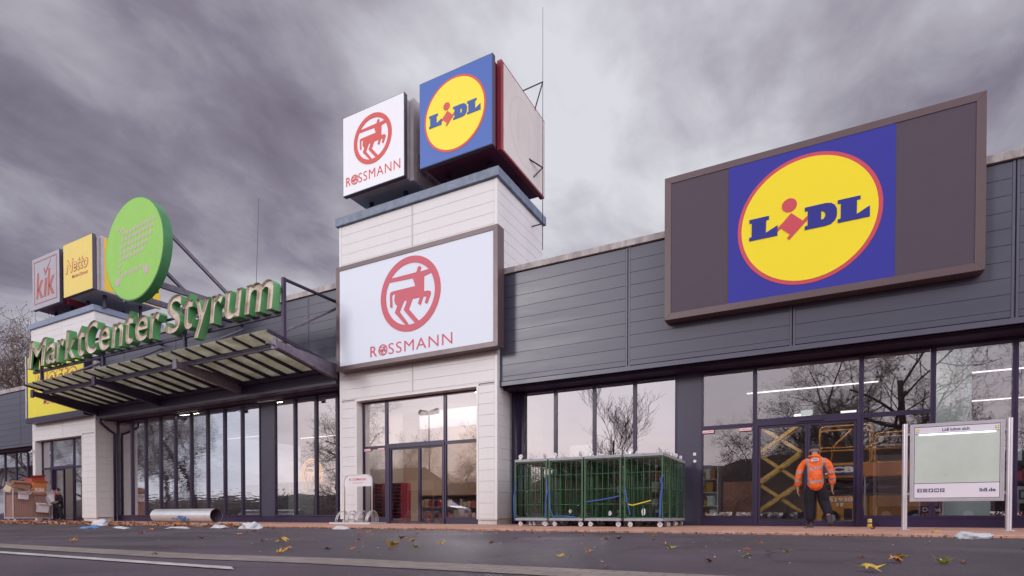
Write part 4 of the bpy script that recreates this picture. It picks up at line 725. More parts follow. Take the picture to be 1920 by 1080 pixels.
for r in range(3):
    for c in range(4):
        x = -6.37+0.885*c+(0.02 if c == 3 else 0); y = 12.25+0.78*r+random.uniform(-0.015, 0.015)
        lb = 'green tubular roll cage, %s in the %s row of the block' % (colw[c], roww[r])
        if False: pass
        if first: RC['label'] = lb; RC.location = (x, y, 0); first = False; base = (x, y); continue
        cg = dup(RC, (x-base[0], y-base[1], 0), lb, rotz=random.uniform(-0.012, 0.012))
        if r:
            for ch in list(cg.children):
                if ch.data == FRONT.data: bpy.data.objects.remove(ch)
def strap(name, label, pts, m, w=0.011):
    mb = MB(); P = [Vector(p) for p in pts]; vs = []
    for i, p in enumerate(P):
        d_ = (P[min(i+1, len(P)-1)]-P[max(i-1, 0)]).normalized(); sd = d_.cross(Vector((0, 1, 0))).normalized()*w
        vs += [p+sd-Vector((0, .002, 0)), p-sd-Vector((0, .002, 0)), p-sd+Vector((0, .002, 0)), p+sd+Vector((0, .002, 0))]
    fs = []
    for i in range(len(P)-1):
        for j in range(4): fs.append((4*i+j, 4*i+(j+1) % 4, 4*i+4+(j+1) % 4, 4*i+4+j))
    mb.add(vs, fs); o = mb.build(name, m, origin=P[0]); tag(o, label, 'strap', 'lashing straps on the roll cages')
yf = 12.235
strap('strap', 'blue strap hanging down the left corner of the leftmost front cage', [(-6.36, yf, 1.05), (-6.33, yf, 0.9), (-6.39, yf, 0.7), (-6.38, yf, 0.4), (-6.36, yf, 0.12)], 'strapblue')
strap('strap', 'blue strap hanging between the first and second front cages', [(-5.53, yf, 1.12), (-5.51, yf, 0.8), (-5.56, yf, 0.5), (-5.55, yf, 0.2)], 'strapblue')
strap('strap', 'blue strap sagging along the bottom of the second front cage', [(-5.46, yf, 0.85), (-5.44, yf, 0.4), (-5.36, yf, 0.23), (-5.1, yf, 0.24), (-4.8, yf, 0.21)], 'strapblue')
strap('strap', 'blue strap tied across the third front cage', [(-4.55, yf, 0.56), (-4.2, yf, 0.60), (-3.95, yf, 0.64), (-3.78, yf, 0.68)], 'strapblue')
strap('strap', 'yellow strap tied across the rightmost front cage', [(-3.62, yf, 0.5), (-3.5, yf, 0.47), (-3.3, yf, 0.52), (-3.1, yf, 0.57)], 'strapyellow')
strap('strap', 'long blue strap knotted on the right corner of the rightmost front cage', [(-2.84, yf, 1.1), (-2.90, yf, 1.0), (-2.86, yf, 0.9), (-2.90, yf, 0.6), (-2.91, yf, 0.22)], 'strapblue', 0.018)
strap('strap', 'blue strap hanging inside the left edge of the rightmost front cage', [(-3.66, yf, 0.85), (-3.62, yf, 0.55), (-3.55, yf, 0.27)], 'strapblue')
for x, z, w, h, lb in ((-4.95, 0.30, 0.05, 0.05, 'small white paper scrap stuck in the second front cage'), (-4.02, 0.24, 0.045, 0.06, 'small white paper scrap stuck in the third front cage'), (-3.28, 0.22, 0.05, 0.11, 'crumpled white paper stuck in the rightmost front cage')):
    P = [(x+w*cos(a)*random.uniform(.6, 1.1), z+h*0.9+h*sin(a)*random.uniform(.6, 1.1)) for a in [k*0.7 for k in range(9)]]
    tag(MB().poly(P, 12.29, 12.30).build('paper_scrap', 'plastic', origin=(x, 12.3, z)), lb, 'paper scrap', 'paper scraps in the cages')

# ------------------------------------------------------------------ people
def skin_obj(name, V, Ed, m, parent, root, sub=2, smooth=True):
    bm = bmesh.new(); lay = bm.verts.layers.skin.verify(); idx = {}
    for k, (co, r) in V.items():
        v = bm.verts.new(co); rr = r if isinstance(r, tuple) else (r, r); v[lay].radius = rr; v[lay].use_root = (k == root); idx[k] = v
    for a, b in Ed: bm.edges.new((idx[a], idx[b]))
    me = bpy.data.meshes.new(name); bm.to_mesh(me); bm.free(); me.materials.append(M[m] if isinstance(m, str) else m)
    o = bpy.data.objects.new(name, me); C.objects.link(o); o.parent = parent
    sk = o.modifiers.new('skin', 'SKIN'); sk.use_smooth_shade = True; sk.branch_smoothing = 0.6
    sb = o.modifiers.new('sub', 'SUBSURF'); sb.levels = sub; sb.render_levels = sub
    return o
def hand(V, Ed, key, wrist, dirv, fwd, s=1.0):
    """palm and five curled fingers below the wrist; dirv points down the hand, fwd towards the thumb side"""
    w = Vector(wrist); d = Vector(dirv).normalized(); f = Vector(fwd).normalized(); n_ = d.cross(f)
    V[key+'p'] = (w+d*0.055*s, (0.019, 0.036)); Ed.append((key+'w', key+'p'))
    for i, (o, L) in enumerate(((0.030, 0.072), (0.010, 0.082), (-0.010, 0.077), (-0.030, 0.060))):
        b = w+d*0.085*s+f*o; p1 = b+d*L*0.45+n_*0.012; p2 = b+d*L*0.85+n_*0.035
        V[key+'b%d' % i] = (b, 0.010); V[key+'m%d' % i] = (p1, 0.009); V[key+'t%d' % i] = (p2, 0.0075)
        Ed += [(key+'p', key+'b%d' % i), (key+'b%d' % i, key+'m%d' % i), (key+'m%d' % i, key+'t%d' % i)]
    V[key+'h0'] = (w+d*0.045*s+f*0.045, 0.011); V[key+'h1'] = (w+d*0.085*s+f*0.060+n_*0.01, 0.010); V[key+'h2'] = (w+d*0.105*s+f*0.055+n_*0.02, 0.008)
    Ed += [(key+'p', key+'h0'), (key+'h0', key+'h1'), (key+'h1', key+'h2')]
# hi-vis jacket material: bands placed on the jacket by its own coordinates
def hivis():
    m = bpy.data.materials.new('hi_vis_orange'); m.use_nodes = True; t = m.node_tree; b = t.nodes['Principled BSDF']; b.inputs['Roughness'].default_value = 0.6
    tcn = t.nodes.new('ShaderNodeTexCoord'); sp = t.nodes.new('ShaderNodeSeparateXYZ'); t.links.new(tcn.outputs['Object'], sp.inputs[0])
    X, Y_, Z = sp.outputs
    def band(v, c, h): return math_node(t, 'COMPARE', v, c) if False else math_node(t, 'LESS_THAN', math_node(t, 'ABSOLUTE', math_node(t, 'SUBTRACT', v, c)), h)
    aX = math_node(t, 'ABSOLUTE', math_node(t, 'SUBTRACT', X, 0.0))
    zt = math_node(t, 'SUBTRACT', Z, math_node(t, 'MULTIPLY', X, 0.12))
    torso = math_node(t, 'LESS_THAN', aX, 0.222)
    arm = math_node(t, 'SUBTRACT', 1.0, torso)
    h1 = math_node(t, 'MULTIPLY', torso, math_node(t, 'MAXIMUM', band(zt, 1.20, 0.024), band(zt, 0.93, 0.024)))
    vv = math_node(t, 'MULTIPLY', math_node(t, 'MULTIPLY', band(aX, 0.145, 0.022), math_node(t, 'GREATER_THAN', zt, 0.93)), torso)
    h2 = math_node(t, 'MULTIPLY', arm, math_node(t, 'MAXIMUM', band(Z, 1.13, 0.024), band(Z, 0.97, 0.024)))
    msk = math_node(t, 'MAXIMUM', math_node(t, 'MAXIMUM', h1, vv), h2)
    mx = t.nodes.new('ShaderNodeMix'); mx.data_type = 'RGBA'; t.links.new(msk, mx.inputs[0]); mx.inputs[6].default_value = (0.95, 0.15, 0.025, 1); mx.inputs[7].default_value = (0.36, 0.31, 0.32, 1)
    t.links.new(mx.outputs[2], b.inputs['Base Color'])
    n_ = t.nodes.new('ShaderNodeTexNoise'); n_.inputs['Scale'].default_value = 7; n_.inputs['Detail'].default_value = 3; n_.inputs['Distortion'].default_value = 1.2; t.links.new(tcn.outputs['Object'], n_.inputs['Vector'])
    bp = t.nodes.new('ShaderNodeBump'); bp.inputs['Strength'].default_value = 1.0; bp.inputs['Distance'].default_value = 0.09; t.links.new(n_.outputs[0], bp.inputs['Height']); t.links.new(bp.outputs[0], b.inputs['Normal'])
    return m
M['hivis'] = hivis()
pm = thing('person', 'person in orange reflective jacket and black cap walking towards the glass door, seen from behind', 'person', (-0.03, 13.35, 0))
V = {'pel': ((0.0, 0, 0.92), (0.10, 0.08)), 'sp': ((-0.005, 0.01, 1.10), (0.13, 0.10)), 'ch': ((-0.01, 0.02, 1.30), (0.155, 0.11)), 'nk': ((-0.01, 0.05, 1.475), (0.058, 0.058)), 'hd0': ((-0.02, 0.085, 1.545), (0.080, 0.092)), 'hd1': ((-0.02, 0.10, 1.625), (0.088, 0.104)), 'hd2': ((-0.02, 0.105, 1.675), (0.065, 0.075)), 'nose': ((-0.02, 0.205, 1.59), 0.012),
     'ls': ((-0.185, 0.02, 1.38), 0.055), 'le': ((-0.31, 0.0, 1.08), 0.045), 'Lw': ((-0.32, 0.05, 0.80), 0.030), 'rs': ((0.175, 0.02, 1.37), 0.055), 're': ((0.30, 0.02, 1.08), 0.045), 'Rw': ((0.30, 0.10, 0.82), 0.030),
     'lh': ((-0.09, 0, 0.84), 0.075), 'lk': ((-0.085, 0.03, 0.48), 0.055), 'la': ((-0.075, 0.0, 0.09), 0.042), 'rh': ((0.085, 0, 0.84), 0.075), 'rk': ((0.17, 0.06, 0.48), 0.055), 'ra': ((0.245, -0.20, 0.22), 0.042)}
Ed = [('pel', 'sp'), ('sp', 'ch'), ('ch', 'nk'), ('nk', 'hd0'), ('hd0', 'hd1'), ('hd1', 'hd2'), ('hd1', 'nose'), ('ch', 'ls'), ('ls', 'le'), ('le', 'Lw'), ('ch', 'rs'), ('rs', 're'), ('re', 'Rw'), ('pel', 'lh'), ('lh', 'lk'), ('lk', 'la'), ('pel', 'rh'), ('rh', 'rk'), ('rk', 'ra')]
hand(V, Ed, 'L', (-0.32, 0.05, 0.80), (0, 0.15, -1), (0.1, 1, 0)); hand(V, Ed, 'R', (0.30, 0.10, 0.82), (0, 0.2, -1), (-0.1, 1, 0))
skin_obj('body', V, Ed, 'skin', pm, 'pel')
# jacket as continuous lofted torso with sleeves
JV = {'a': ((0.01, 0.0, 0.72), (0.205, 0.16)), 'b': ((0.005, 0.0, 0.93), (0.215, 0.17)), 'c': ((-0.005, 0.01, 1.14), (0.215, 0.165)), 'd': ((-0.01, 0.02, 1.31), (0.20, 0.14)), 'e': ((-0.01, 0.03, 1.42), (0.135, 0.105)), 'f': ((-0.012, 0.05, 1.475), (0.075, 0.075)), 'g': ((-0.012, 0.055, 1.50), (0.078, 0.078)),
      'l0': ((-0.19, 0.02, 1.375), 0.085), 'l1': ((-0.27, 0.01, 1.22), 0.075), 'l2': ((-0.305, 0.0, 1.07), 0.072), 'l3': ((-0.325, 0.025, 0.93), 0.066), 'l4': ((-0.325, 0.045, 0.84), 0.058),
      'r0': ((0.175, 0.02, 1.37), 0.085), 'r1': ((0.255, 0.015, 1.22), 0.075), 'r2': ((0.295, 0.02, 1.08), 0.072), 'r3': ((0.305, 0.06, 0.95), 0.066), 'r4': ((0.305, 0.09, 0.87), 0.058)}
JE = [('a', 'b'), ('b', 'c'), ('c', 'd'), ('d', 'e'), ('e', 'f'), ('f', 'g'), ('d', 'l0'), ('l0', 'l1'), ('l1', 'l2'), ('l2', 'l3'), ('l3', 'l4'), ('d', 'r0'), ('r0', 'r1'), ('r1', 'r2'), ('r2', 'r3'), ('r3', 'r4')]
jk = skin_obj('jacket', JV, JE, 'hivis', pm, 'a', 3)
dt = bpy.data.textures.new('folds', 'CLOUDS'); dt.noise_scale = 0.11
dm = jk.modifiers.new('folds', 'DISPLACE'); dm.texture = dt; dm.strength = 0.035; dm.texture_coords = 'LOCAL'
TV = {'w': ((0, 0, 1.06), (0.15, 0.12)), 'p': ((0, 0, 0.92), (0.20, 0.16)), 'l': ((-0.10, 0, 0.76), 0.135), 'lk': ((-0.095, 0.03, 0.48), 0.115), 'lc': ((-0.085, 0.015, 0.28), 0.10), 'la': ((-0.078, 0.0, 0.09), 0.095), 'r': ((0.11, 0.01, 0.76), 0.135), 'rk': ((0.175, 0.06, 0.49), 0.112), 'rc': ((0.215, -0.07, 0.36), 0.10), 'ra': ((0.245, -0.18, 0.24), 0.088)}
tr_ = skin_obj('trousers', TV, [('w', 'p'), ('p', 'l'), ('l', 'lk'), ('lk', 'lc'), ('lc', 'la'), ('p', 'r'), ('r', 'rk'), ('rk', 'rc'), ('rc', 'ra')], 'black', pm, 'p')
dm = tr_.modifiers.new('folds', 'DISPLACE'); dm.texture = dt; dm.strength = 0.03; dm.texture_coords = 'LOCAL'
skin_obj('boot', {'a': ((-0.078, -0.05, 0.06), (0.065, 0.06)), 'b': ((-0.095, 0.07, 0.055), (0.062, 0.055)), 'c': ((-0.11, 0.18, 0.045), (0.055, 0.042)), 'd': ((-0.075, 0.0, 0.14), 0.062)}, [('a', 'b'), ('b', 'c'), ('a', 'd')], 'boot', pm, 'a')
skin_obj('boot', {'a': ((0.25, -0.24, 0.18), (0.062, 0.06)), 'b': ((0.265, -0.20, 0.09), (0.060, 0.055)), 'c': ((0.27, -0.13, 0.035), (0.052, 0.042)), 'd': ((0.245, -0.19, 0.24), 0.06)}, [('a', 'b'), ('b', 'c'), ('a', 'd')], 'boot', pm, 'a')
mb = MB(); n1, n2 = 20, 7; vs = []
for j in range(n2+1):
    a = j/n2*pi/2*0.98
    for i in range(n1): t_ = 2*pi*i/n1; vs.append((-0.02+0.098*cos(t_)*cos(a), 0.10+0.112*sin(t_)*cos(a), 1.615+0.102*sin(a)))
fs = [(j*n1+i, j*n1+(i+1) % n1, (j+1)*n1+(i+1) % n1, (j+1)*n1+i) for j in range(n2) for i in range(n1)]
mb.add(vs, fs); mb.poly([(-0.085, 1.612), (0.045, 1.612), (0.03, 1.622), (-0.07, 1.622)], 0.19, 0.30); mb.build('cap', 'cap', pm, smooth=True, origin=(0, 0, 0))
mb = MB()
for i in range(n1): pass
vs = []
for z, r in ((1.625, 1.0), (1.59, 1.0), (1.56, 0.93)):
    for i in range(n1): t_ = 2*pi*i/n1; vs.append((-0.02+0.088*r*cos(t_), 0.092+0.098*r*sin(t_), z))
fs = [(j*n1+i, (j+1)*n1+i, (j+1)*n1+(i+1) % n1, j*n1+(i+1) % n1) for j in range(2) for i in range(n1) if not (i in (3, 4, 5, 6, 7))]
MB().add(vs, fs).build('hair', 'hair', pm, smooth=True, origin=(0, 0, 0))
for sx in (-1, 1): MB().cyl((-0.02+sx*0.082, 0.10, 1.58), (-0.02+sx*0.096, 0.095, 1.585), 0.028, 0.024, 12).build('ear', 'skin', pm, smooth=True, origin=(0, 0, 0))
mb = MB().box(-0.075, 0.055, -0.142, -0.118, 1.345, 1.395, 'white2'); put_text(mb, 'Wisag', -0.062, 0.042, 1.355, 1.386, -0.146, 0.003, 'ink', bold=0.03)
mb.build('back_badge', None, pm, origin=(0, 0, 0))

# second person, facing us in the left doorway
p2 = thing('person', 'person in dark clothes and scarf standing in the left doorway beside the wire trolley', 'person', (-30.86, 13.62, 0))
V = {'pel': ((0, 0, 0.80), (0.09, 0.07)), 'sp': ((-0.01, 0, 0.98), (0.09, 0.07)), 'ch': ((-0.03, 0, 1.13), (0.14, 0.10)), 'nk': ((-0.05, -0.02, 1.28), 0.052), 'hd0': ((-0.06, -0.03, 1.35), (0.062, 0.070)), 'hd1': ((-0.06, -0.03, 1.42), (0.072, 0.084)), 'hd2': ((-0.06, -0.02, 1.475), (0.05, 0.06)), 'nose': ((-0.06, -0.125, 1.385), 0.012),
     'ls': ((-0.19, 0, 1.20), 0.05), 'le': ((-0.30, -0.04, 1.00), 0.042), 'Lw': ((-0.40, -0.12, 0.90), 0.03), 'rs': ((0.13, 0, 1.20), 0.05), 're': ((0.20, 0.02, 0.97), 0.042), 'Rw': ((0.12, -0.12, 0.88), 0.03),
     'lh': ((-0.09, 0, 0.76), 0.09), 'lk': ((-0.13, -0.02, 0.42), 0.06), 'la': ((-0.15, 0, 0.08), 0.042), 'rh': ((0.09, 0, 0.76), 0.09), 'rk': ((0.16, -0.02, 0.42), 0.06), 'ra': ((0.24, 0.04, 0.08), 0.042)}
Ed = [('pel', 'sp'), ('sp', 'ch'), ('ch', 'nk'), ('nk', 'hd0'), ('hd0', 'hd1'), ('hd1', 'hd2'), ('hd1', 'nose'), ('ch', 'ls'), ('ls', 'le'), ('le', 'Lw'), ('ch', 'rs'), ('rs', 're'), ('re', 'Rw'), ('pel', 'lh'), ('lh', 'lk'), ('lk', 'la'), ('pel', 'rh'), ('rh', 'rk'), ('rk', 'ra')]
hand(V, Ed, 'L', (-0.40, -0.12, 0.90), (-0.6, -0.4, -0.6), (0.3, -1, 0.4)); hand(V, Ed, 'R', (0.12, -0.12, 0.88), (-0.5, -0.5, -0.4), (0.3, -0.6, 0.8))
skin_obj('body', V, Ed, 'skin', p2, 'pel')
skin_obj('coat', {'a': ((0, 0, 0.50), (0.20, 0.16)), 'b': ((-0.005, 0, 0.88), (0.19, 0.16)), 'c': ((-0.03, 0, 1.12), (0.185, 0.15)), 'd': ((-0.05, -0.01, 1.24), (0.09, 0.08)), 'l0': ((-0.19, 0, 1.18), 0.085), 'l1': ((-0.30, -0.04, 1.0), 0.08), 'l2': ((-0.38, -0.10, 0.91), 0.045), 'r0': ((0.13, 0, 1.18), 0.085), 'r1': ((0.20, 0.02, 0.97), 0.08), 'r2': ((0.135, -0.10, 0.89), 0.045)},
         [('a', 'b'), ('b', 'c'), ('c', 'd'), ('c', 'l0'), ('l0', 'l1'), ('l1', 'l2'), ('c', 'r0'), ('r0', 'r1'), ('r1', 'r2')], 'black', p2, 'a')
skin_obj('trousers', {'w': ((0, 0, 0.92), (0.13, 0.11)), 'p': ((0, 0, 0.78), (0.15, 0.13)), 'l': ((-0.09, 0, 0.68), 0.11), 'lk': ((-0.13, -0.02, 0.42), 0.095), 'la': ((-0.15, 0, 0.07), 0.085), 'r': ((0.09, 0, 0.68), 0.11), 'rk': ((0.16, -0.02, 0.42), 0.095), 'ra': ((0.24, 0.04, 0.07), 0.085)}, [('w', 'p'), ('p', 'l'), ('l', 'lk'), ('lk', 'la'), ('p', 'r'), ('r', 'rk'), ('rk', 'ra')], 'black', p2, 'p')
for sx, xx in ((-1, -0.155), (1, 0.25)): skin_obj('shoe', {'a': ((xx, 0.04, 0.04), 0.042), 'b': ((xx, -0.06, 0.038), 0.04), 'c': ((xx, -0.14, 0.03), 0.032)}, [('a', 'b'), ('b', 'c')], 'boot', p2, 'a')
vs = []
for j in range(n2+1):
    a = j/n2*pi/2*0.98-0.35
    for i in range(n1): t_ = 2*pi*i/n1; vs.append((-0.06+0.088*cos(t_)*cos(a), -0.012+0.092*sin(t_)*cos(a), 1.425+0.09*sin(a)))
MB().add(vs, [(j*n1+i, j*n1+(i+1) % n1, (j+1)*n1+(i+1) % n1, (j+1)*n1+i) for j in range(n2) for i in range(n1) if not (j < 4 and 12 <= i <= 17)]).build('hair', 'cap', p2, smooth=True, origin=(0, 0, 0))
for sx in (-1, 1): MB().cyl((-0.06+sx*0.026, -0.108, 1.415), (-0.06+sx*0.026, -0.116, 1.415), 0.009, n=8).build('eye', 'cap', p2, origin=(0, 0, 0))
MB().tube([(-0.05+0.09*cos(a), -0.03+0.085*sin(a), 1.26+0.02*sin(2*a)) for a in [2*pi*k/16 for k in range(16)]], 0.03, 8, closed=True).tube([(-0.05, -0.12, 1.25), (-0.045, -0.14, 1.15), (-0.03, -0.14, 1.05)], 0.025, 8).build('scarf', 'cardred', p2, smooth=True, origin=(0, 0, 0))

# ------------------------------------------------------------------ wire trolley with boxes
wt = thing('wire_trolley', 'large wire mesh trolley piled with cartons beside the left doorway', 'trolley', (-31.6, 12.75, 0))
mb = MB(); X0, X1, Y0_, Y1_ = -32.0, -31.2, 12.02, 13.5
for z in (0.14, 1.32):
    mb.tube([(X0, Y0_, z), (X1, Y0_, z), (X1, Y1_, z), (X0, Y1_, z)], 0.025, 6, closed=True)
for x_, y_ in ((X0, Y0_), (X1, Y0_), (X0, Y1_), (X1, Y1_)): mb.tube([(x_, y_, 0.1), (x_, y_, 1.45)], 0.025, 6)
mb.build('frame', 'alu', wt)
mb = MB()
x_ = X0+0.1
while x_ < X1: mb.box(x_-0.003, x_+0.003, Y0_-0.003, Y0_+0.003, 0.14, 1.32); x_ += 0.1
z_ = 0.22
while z_ < 1.3: mb.box(X0, X1, Y0_-0.010, Y0_-0.004, z_-0.003, z_+0.003).box(X1+0.004, X1+0.010, Y0_, Y1_, z_-0.003, z_+0.003); z_ += 0.09
y_ = Y0_+0.1
while y_ < Y1_: mb.box(X1-0.003, X1+0.003, y_-0.003, y_+0.003, 0.14, 1.32); y_ += 0.08
mb.build('mesh_panels', 'wire', wt)
MB().box(X0+0.03, X1-0.03, Y0_+0.03, Y1_-0.03, 0.12, 0.16).build('deck', 'alu', wt)
for x_ in (X0+0.1, X1-0.1):
    for y_ in (Y0_+0.1, Y1_-0.1): MB().cyl((x_, y_-0.02, 0.055), (x_, y_+0.02, 0.055), 0.055, n=14).build('wheel', 'wheelw', wt)
def carton(label, c, sz, rz, tilt, m, flaps=True, words=None, wm='white2'):
    t = thing('carton', label, 'box', (0, 0, 0), 'empty cartons on the wire trolley'); t.location = c; t.rotation_euler = (tilt, tilt*0.6, rz)
    a, b, h = sz[0]/2, sz[1]/2, sz[2]
    mb = MB(); th = 0.012
    mb.box(-a, a, -b, b, 0, th).box(-a, a, -b, -b+th, th, h).box(-a, a, b-th, b, th, h).box(-a, -a+th, -b+th, b-th, th, h).box(a-th, a, -b+th, b-th, th, h); mb.build('carton_body', m, t, origin=(0, 0, 0))
    if flaps:
        for (p, q, r) in (((0, -b-0.05, h+0.04), (a, 0, 0), (0, 0.06, -0.05)), ((0, b+0.04, h+0.05), (a, 0, 0), (0, 0.05, 0.06)), ((a+0.05, 0, h+0.05), (0.05, 0, 0.06), (0, b, 0))):
            n_ = Vector(q).cross(Vector(r)).normalized()*0.004; MB().obox(p, q, r, n_).build('flap', m, t, origin=(0, 0, 0))
    if words: mb = MB(); put_text(mb, words, -a*0.7, a*0.7, h*0.3, h*0.6, -b-0.004, 0.004, bold=0.03); mb.build('carton_print', wm, t, origin=(0, 0, 0))
    return t
H_ = pi/2
carton('largest brown carton filling the lower left of the wire trolley', (-31.6, 12.42, 0.17), (0.72, 0.70, 1.0), H_, 0, 'card')
carton('tall brown carton filling the lower right of the wire trolley', (-31.6, 13.1, 0.17), (0.60, 0.70, 0.95), H_, 0, 'card')
carton('open tan carton tipped over the top left of the trolley', (-31.5, 12.10, 1.28), (0.5, 0.4, 0.25), H_+0.3, 0.35, 'cardlight')
carton('dark brown open carton on top in the middle of the trolley', (-31.6, 12.45, 1.30), (0.6, 0.45, 0.38), H_-0.2, 0.12, 'card')
carton('orange printed carton standing upright on the trolley', (-31.45, 13.0, 1.18), (0.52, 0.45, 0.58), H_+0.05, 0.06, 'cardorange', words='MOKA')
carton('dark red flattened carton on the very top of the pile', (-31.5, 13.0, 1.74), (0.55, 0.45, 0.2), H_+0.15, -0.2, 'cardred')
carton('white carton hanging tilted over the right end of the trolley', (-31.05, 13.55, 0.86), (0.42, 0.34, 0.36), H_+0.1, -0.5, 'cardwhite')
carton('small cream carton caught low at the right of the trolley mesh', (-31.08, 13.05, 0.40), (0.42, 0.18, 0.30), H_, 0.1, 'cardwhite')
carton('small crumpled white carton on the left of the trolley front', (-31.1, 12.35, 0.98), (0.34, 0.12, 0.20), H_, 0.1, 'cardwhite')
carton('grey-white carton lying between the top cartons', (-31.5, 12.72, 1.18), (0.3, 0.3, 0.22), H_+0.4, 0.1, 'cardwhite')

# ------------------------------------------------------------------ spiral duct
dc = thing('duct_pipe', 'shiny spiral duct tube lying on the pavement under the canopy', 'duct', (-20.2, 13.0, 0))
R_ = 0.24; A = Vector((-22.15, 13.0, R_+0.01)); B = Vector((-18.6, 13.0, R_+0.01)); ns = 64; n_ = 36; mb = MB(); vs = []
for i in range(ns*2+1):
    x_ = A.x+(B.x-A.x)*i/(ns*2); r_ = R_+(0.006 if i % 4 == 0 else 0)
    for j in range(n_): a = 2*pi*j/n_; vs.append((x_+0.06*(a/(2*pi))*0, A.y+r_*cos(a), A.z+r_*sin(a)))
mb.add(vs, [(i*n_+j, i*n_+(j+1) % n_, (i+1)*n_+(j+1) % n_, (i+1)*n_+j) for i in range(ns*2) for j in range(n_)], 'duct')
vs = []
for x_ in (A.x+0.01, B.x-0.002):
    for j in range(n_): a = 2*pi*j/n_; vs.append((x_, A.y+(R_-0.006)*cos(a), A.z+(R_-0.006)*sin(a)))
mb.add(vs, [(j, n_+j, n_+(j+1) % n_, (j+1) % n_) for j in range(n_)], 'ductin'); mb.build('tube', None, dc, smooth=True)
mb = MB()
for k in range(30):
    a = random.uniform(-0.9, -0.1); x0_ = random.gauss(-20.35, 0.2); mb.tube([(x0_, A.y-(R_+0.006)*cos(a), A.z+(R_+0.006)*sin(a)), (x0_+0.1, A.y-(R_+0.006)*cos(a+0.15), A.z+(R_+0.006)*sin(a+0.15))], 0.02, 5)
mb.build('blue_mark', 'bluefilm', dc, smooth=True)
tag(MB().box(-18.4, -17.0, 12.9, 13.0, 0.0, 0.025).build('plank', 'cardlight', origin=(-17.7, 12.9, 0)), 'thin wooden lath lying on the pavement right of the duct', 'lath')

# drinks can
can = thing('drink_can', 'small yellow can standing at the foot of the frame right of the entrance doors', 'can', (1.0, 14.6, 0))
MB().cyl((1.0, 14.6, 0), (1.0, 14.6, 0.16), 0.045, n=18, m='strapyellow').cyl((1.0, 14.6, 0.16), (1.0, 14.6, 0.175), 0.045, 0.036, 18, m='zinc').cyl((1.0, 14.6, 0.07), (1.0, 14.6, 0.10), 0.0456, n=18, m='ink').build('can_body', None, can, smooth=False)

# ------------------------------------------------------------------ litter and leaves
def bag(label, loc, s, seed, m='plastic', name='plastic_bag', flat=0.55, cat='plastic bag'):
    random.seed(seed); bm = bmesh.new(); bmesh.ops.create_icosphere(bm, subdivisions=4, radius=1)
    for v in bm.verts:
        p = v.co.copy(); k = 1+0.55*mnoise.noise(p*1.3+Vector((seed, 0, 0)))+0.35*abs(mnoise.noise(p*3.5+Vector((0, seed, 0))))+0.12*mnoise.noise(p*9)
        v.co = Vector((p.x*s[0]*k, p.y*s[1]*k, max(0.0, (p.z+0.35)*s[2]*k)))
    me = bpy.data.meshes.new(name); bm.to_mesh(me); bm.free(); me.materials.append(M[m])
    o = bpy.data.objects.new(name, me); o.location = loc; C.objects.link(o); me.polygons.foreach_set('use_smooth', [True]*len(me.polygons)); return tag(o, label, cat, 'litter on the ground')
bag('crumpled white plastic bag on the pavement below the left doorway', (-17.9, 8.9, -0.04), (0.26, 0.13, 0.12), 3)
bag('crumpled white plastic bag on the asphalt in front of the duct end', (-10.6, 8.2, -0.04), (0.23, 0.12, 0.09), 5)
bag('flat white plastic bag near the kerb left of the bicycle rack', (-8.7, 8.9, -0.04), (0.2, 0.1, 0.045), 9)
bag('white and brown crumpled wrapper left of the larger bag by the duct', (-11.8, 8.3, -0.04), (0.22, 0.12, 0.05), 12)
bag('thin white wrapper on the asphalt below the duct', (-12.2, 7.6, -0.04), (0.34, 0.1, 0.03), 15)
bag('blue plastic foil lying on the asphalt at the left', (-14.3, 6.9, -0.04), (0.26, 0.10, 0.03), 18, 'bluefilm')
bag('small white wrapper on the asphalt under the left tower corner', (-13.2, 7.0, -0.04), (0.22, 0.1, 0.03), 21)
bag('crumpled white paper on the asphalt in front of the notice board', (1.68, 8.9, -0.04), (0.16, 0.12, 0.05), 24, name='paper_litter', cat='paper')
random.seed(11)
def leaf_mesh(seed):
    rnd = random.Random(seed); pts = []
    lobes = [(-150, .45), (-128, .30), (-105, .78), (-80, .42), (-52, .95), (-30, .5), (0, 1.1), (30, .5), (52, .95), (80, .42), (105, .78), (128, .30), (150, .45), (180, .18)]
    P = []
    for a, r in lobes:
        a = radians(a+rnd.uniform(-5, 5)); r *= rnd.uniform(0.85, 1.12); P.append((sin(a)*r, cos(a)*r))
    vs = [(0, 0, 0)]; k1, k2, k3 = rnd.uniform(-0.1, 0.7), rnd.uniform(0.1, 0.8), rnd.uniform(0, 6)
    def h(x, y): return 0.15+k1*x*x*0.8+k2*y*y*0.6+0.15*sin(4*x+k3)+0.12*sin(5*y+k3)
    for x, y in P: vs.append((x*0.9, y, h(x, y)))
    mid = [(x*0.5, y*0.5, h(x*0.5, y*0.5)+0.05) for x, y in P]
    n = len(P); vs += mid; vs[0] = (0, 0, h(0, 0)); fs = []
    for i in range(n):
        j = (i+1) % n; fs += [(1+i, 1+j, 1+n+j, 1+n+i), (1+n+i, 1+n+j, 0)]
    b = len(vs); vs += [(-0.02, -0.15, 0.2), (0.02, -0.15, 0.2), (0.03, -1.15, 0.35), (-0.01, -1.15, 0.35)]; fs.append((b, b+1, b+2, b+3))
    return vs, fs
LM = [leaf_mesh(i) for i in range(8)]
from random import Random
cols = dict(y=('leafyellow', 'yellow'), o=('leaforange', 'orange-brown'), g=('leafgreen', 'greenish'), b=('leafbrown', 'brown'))
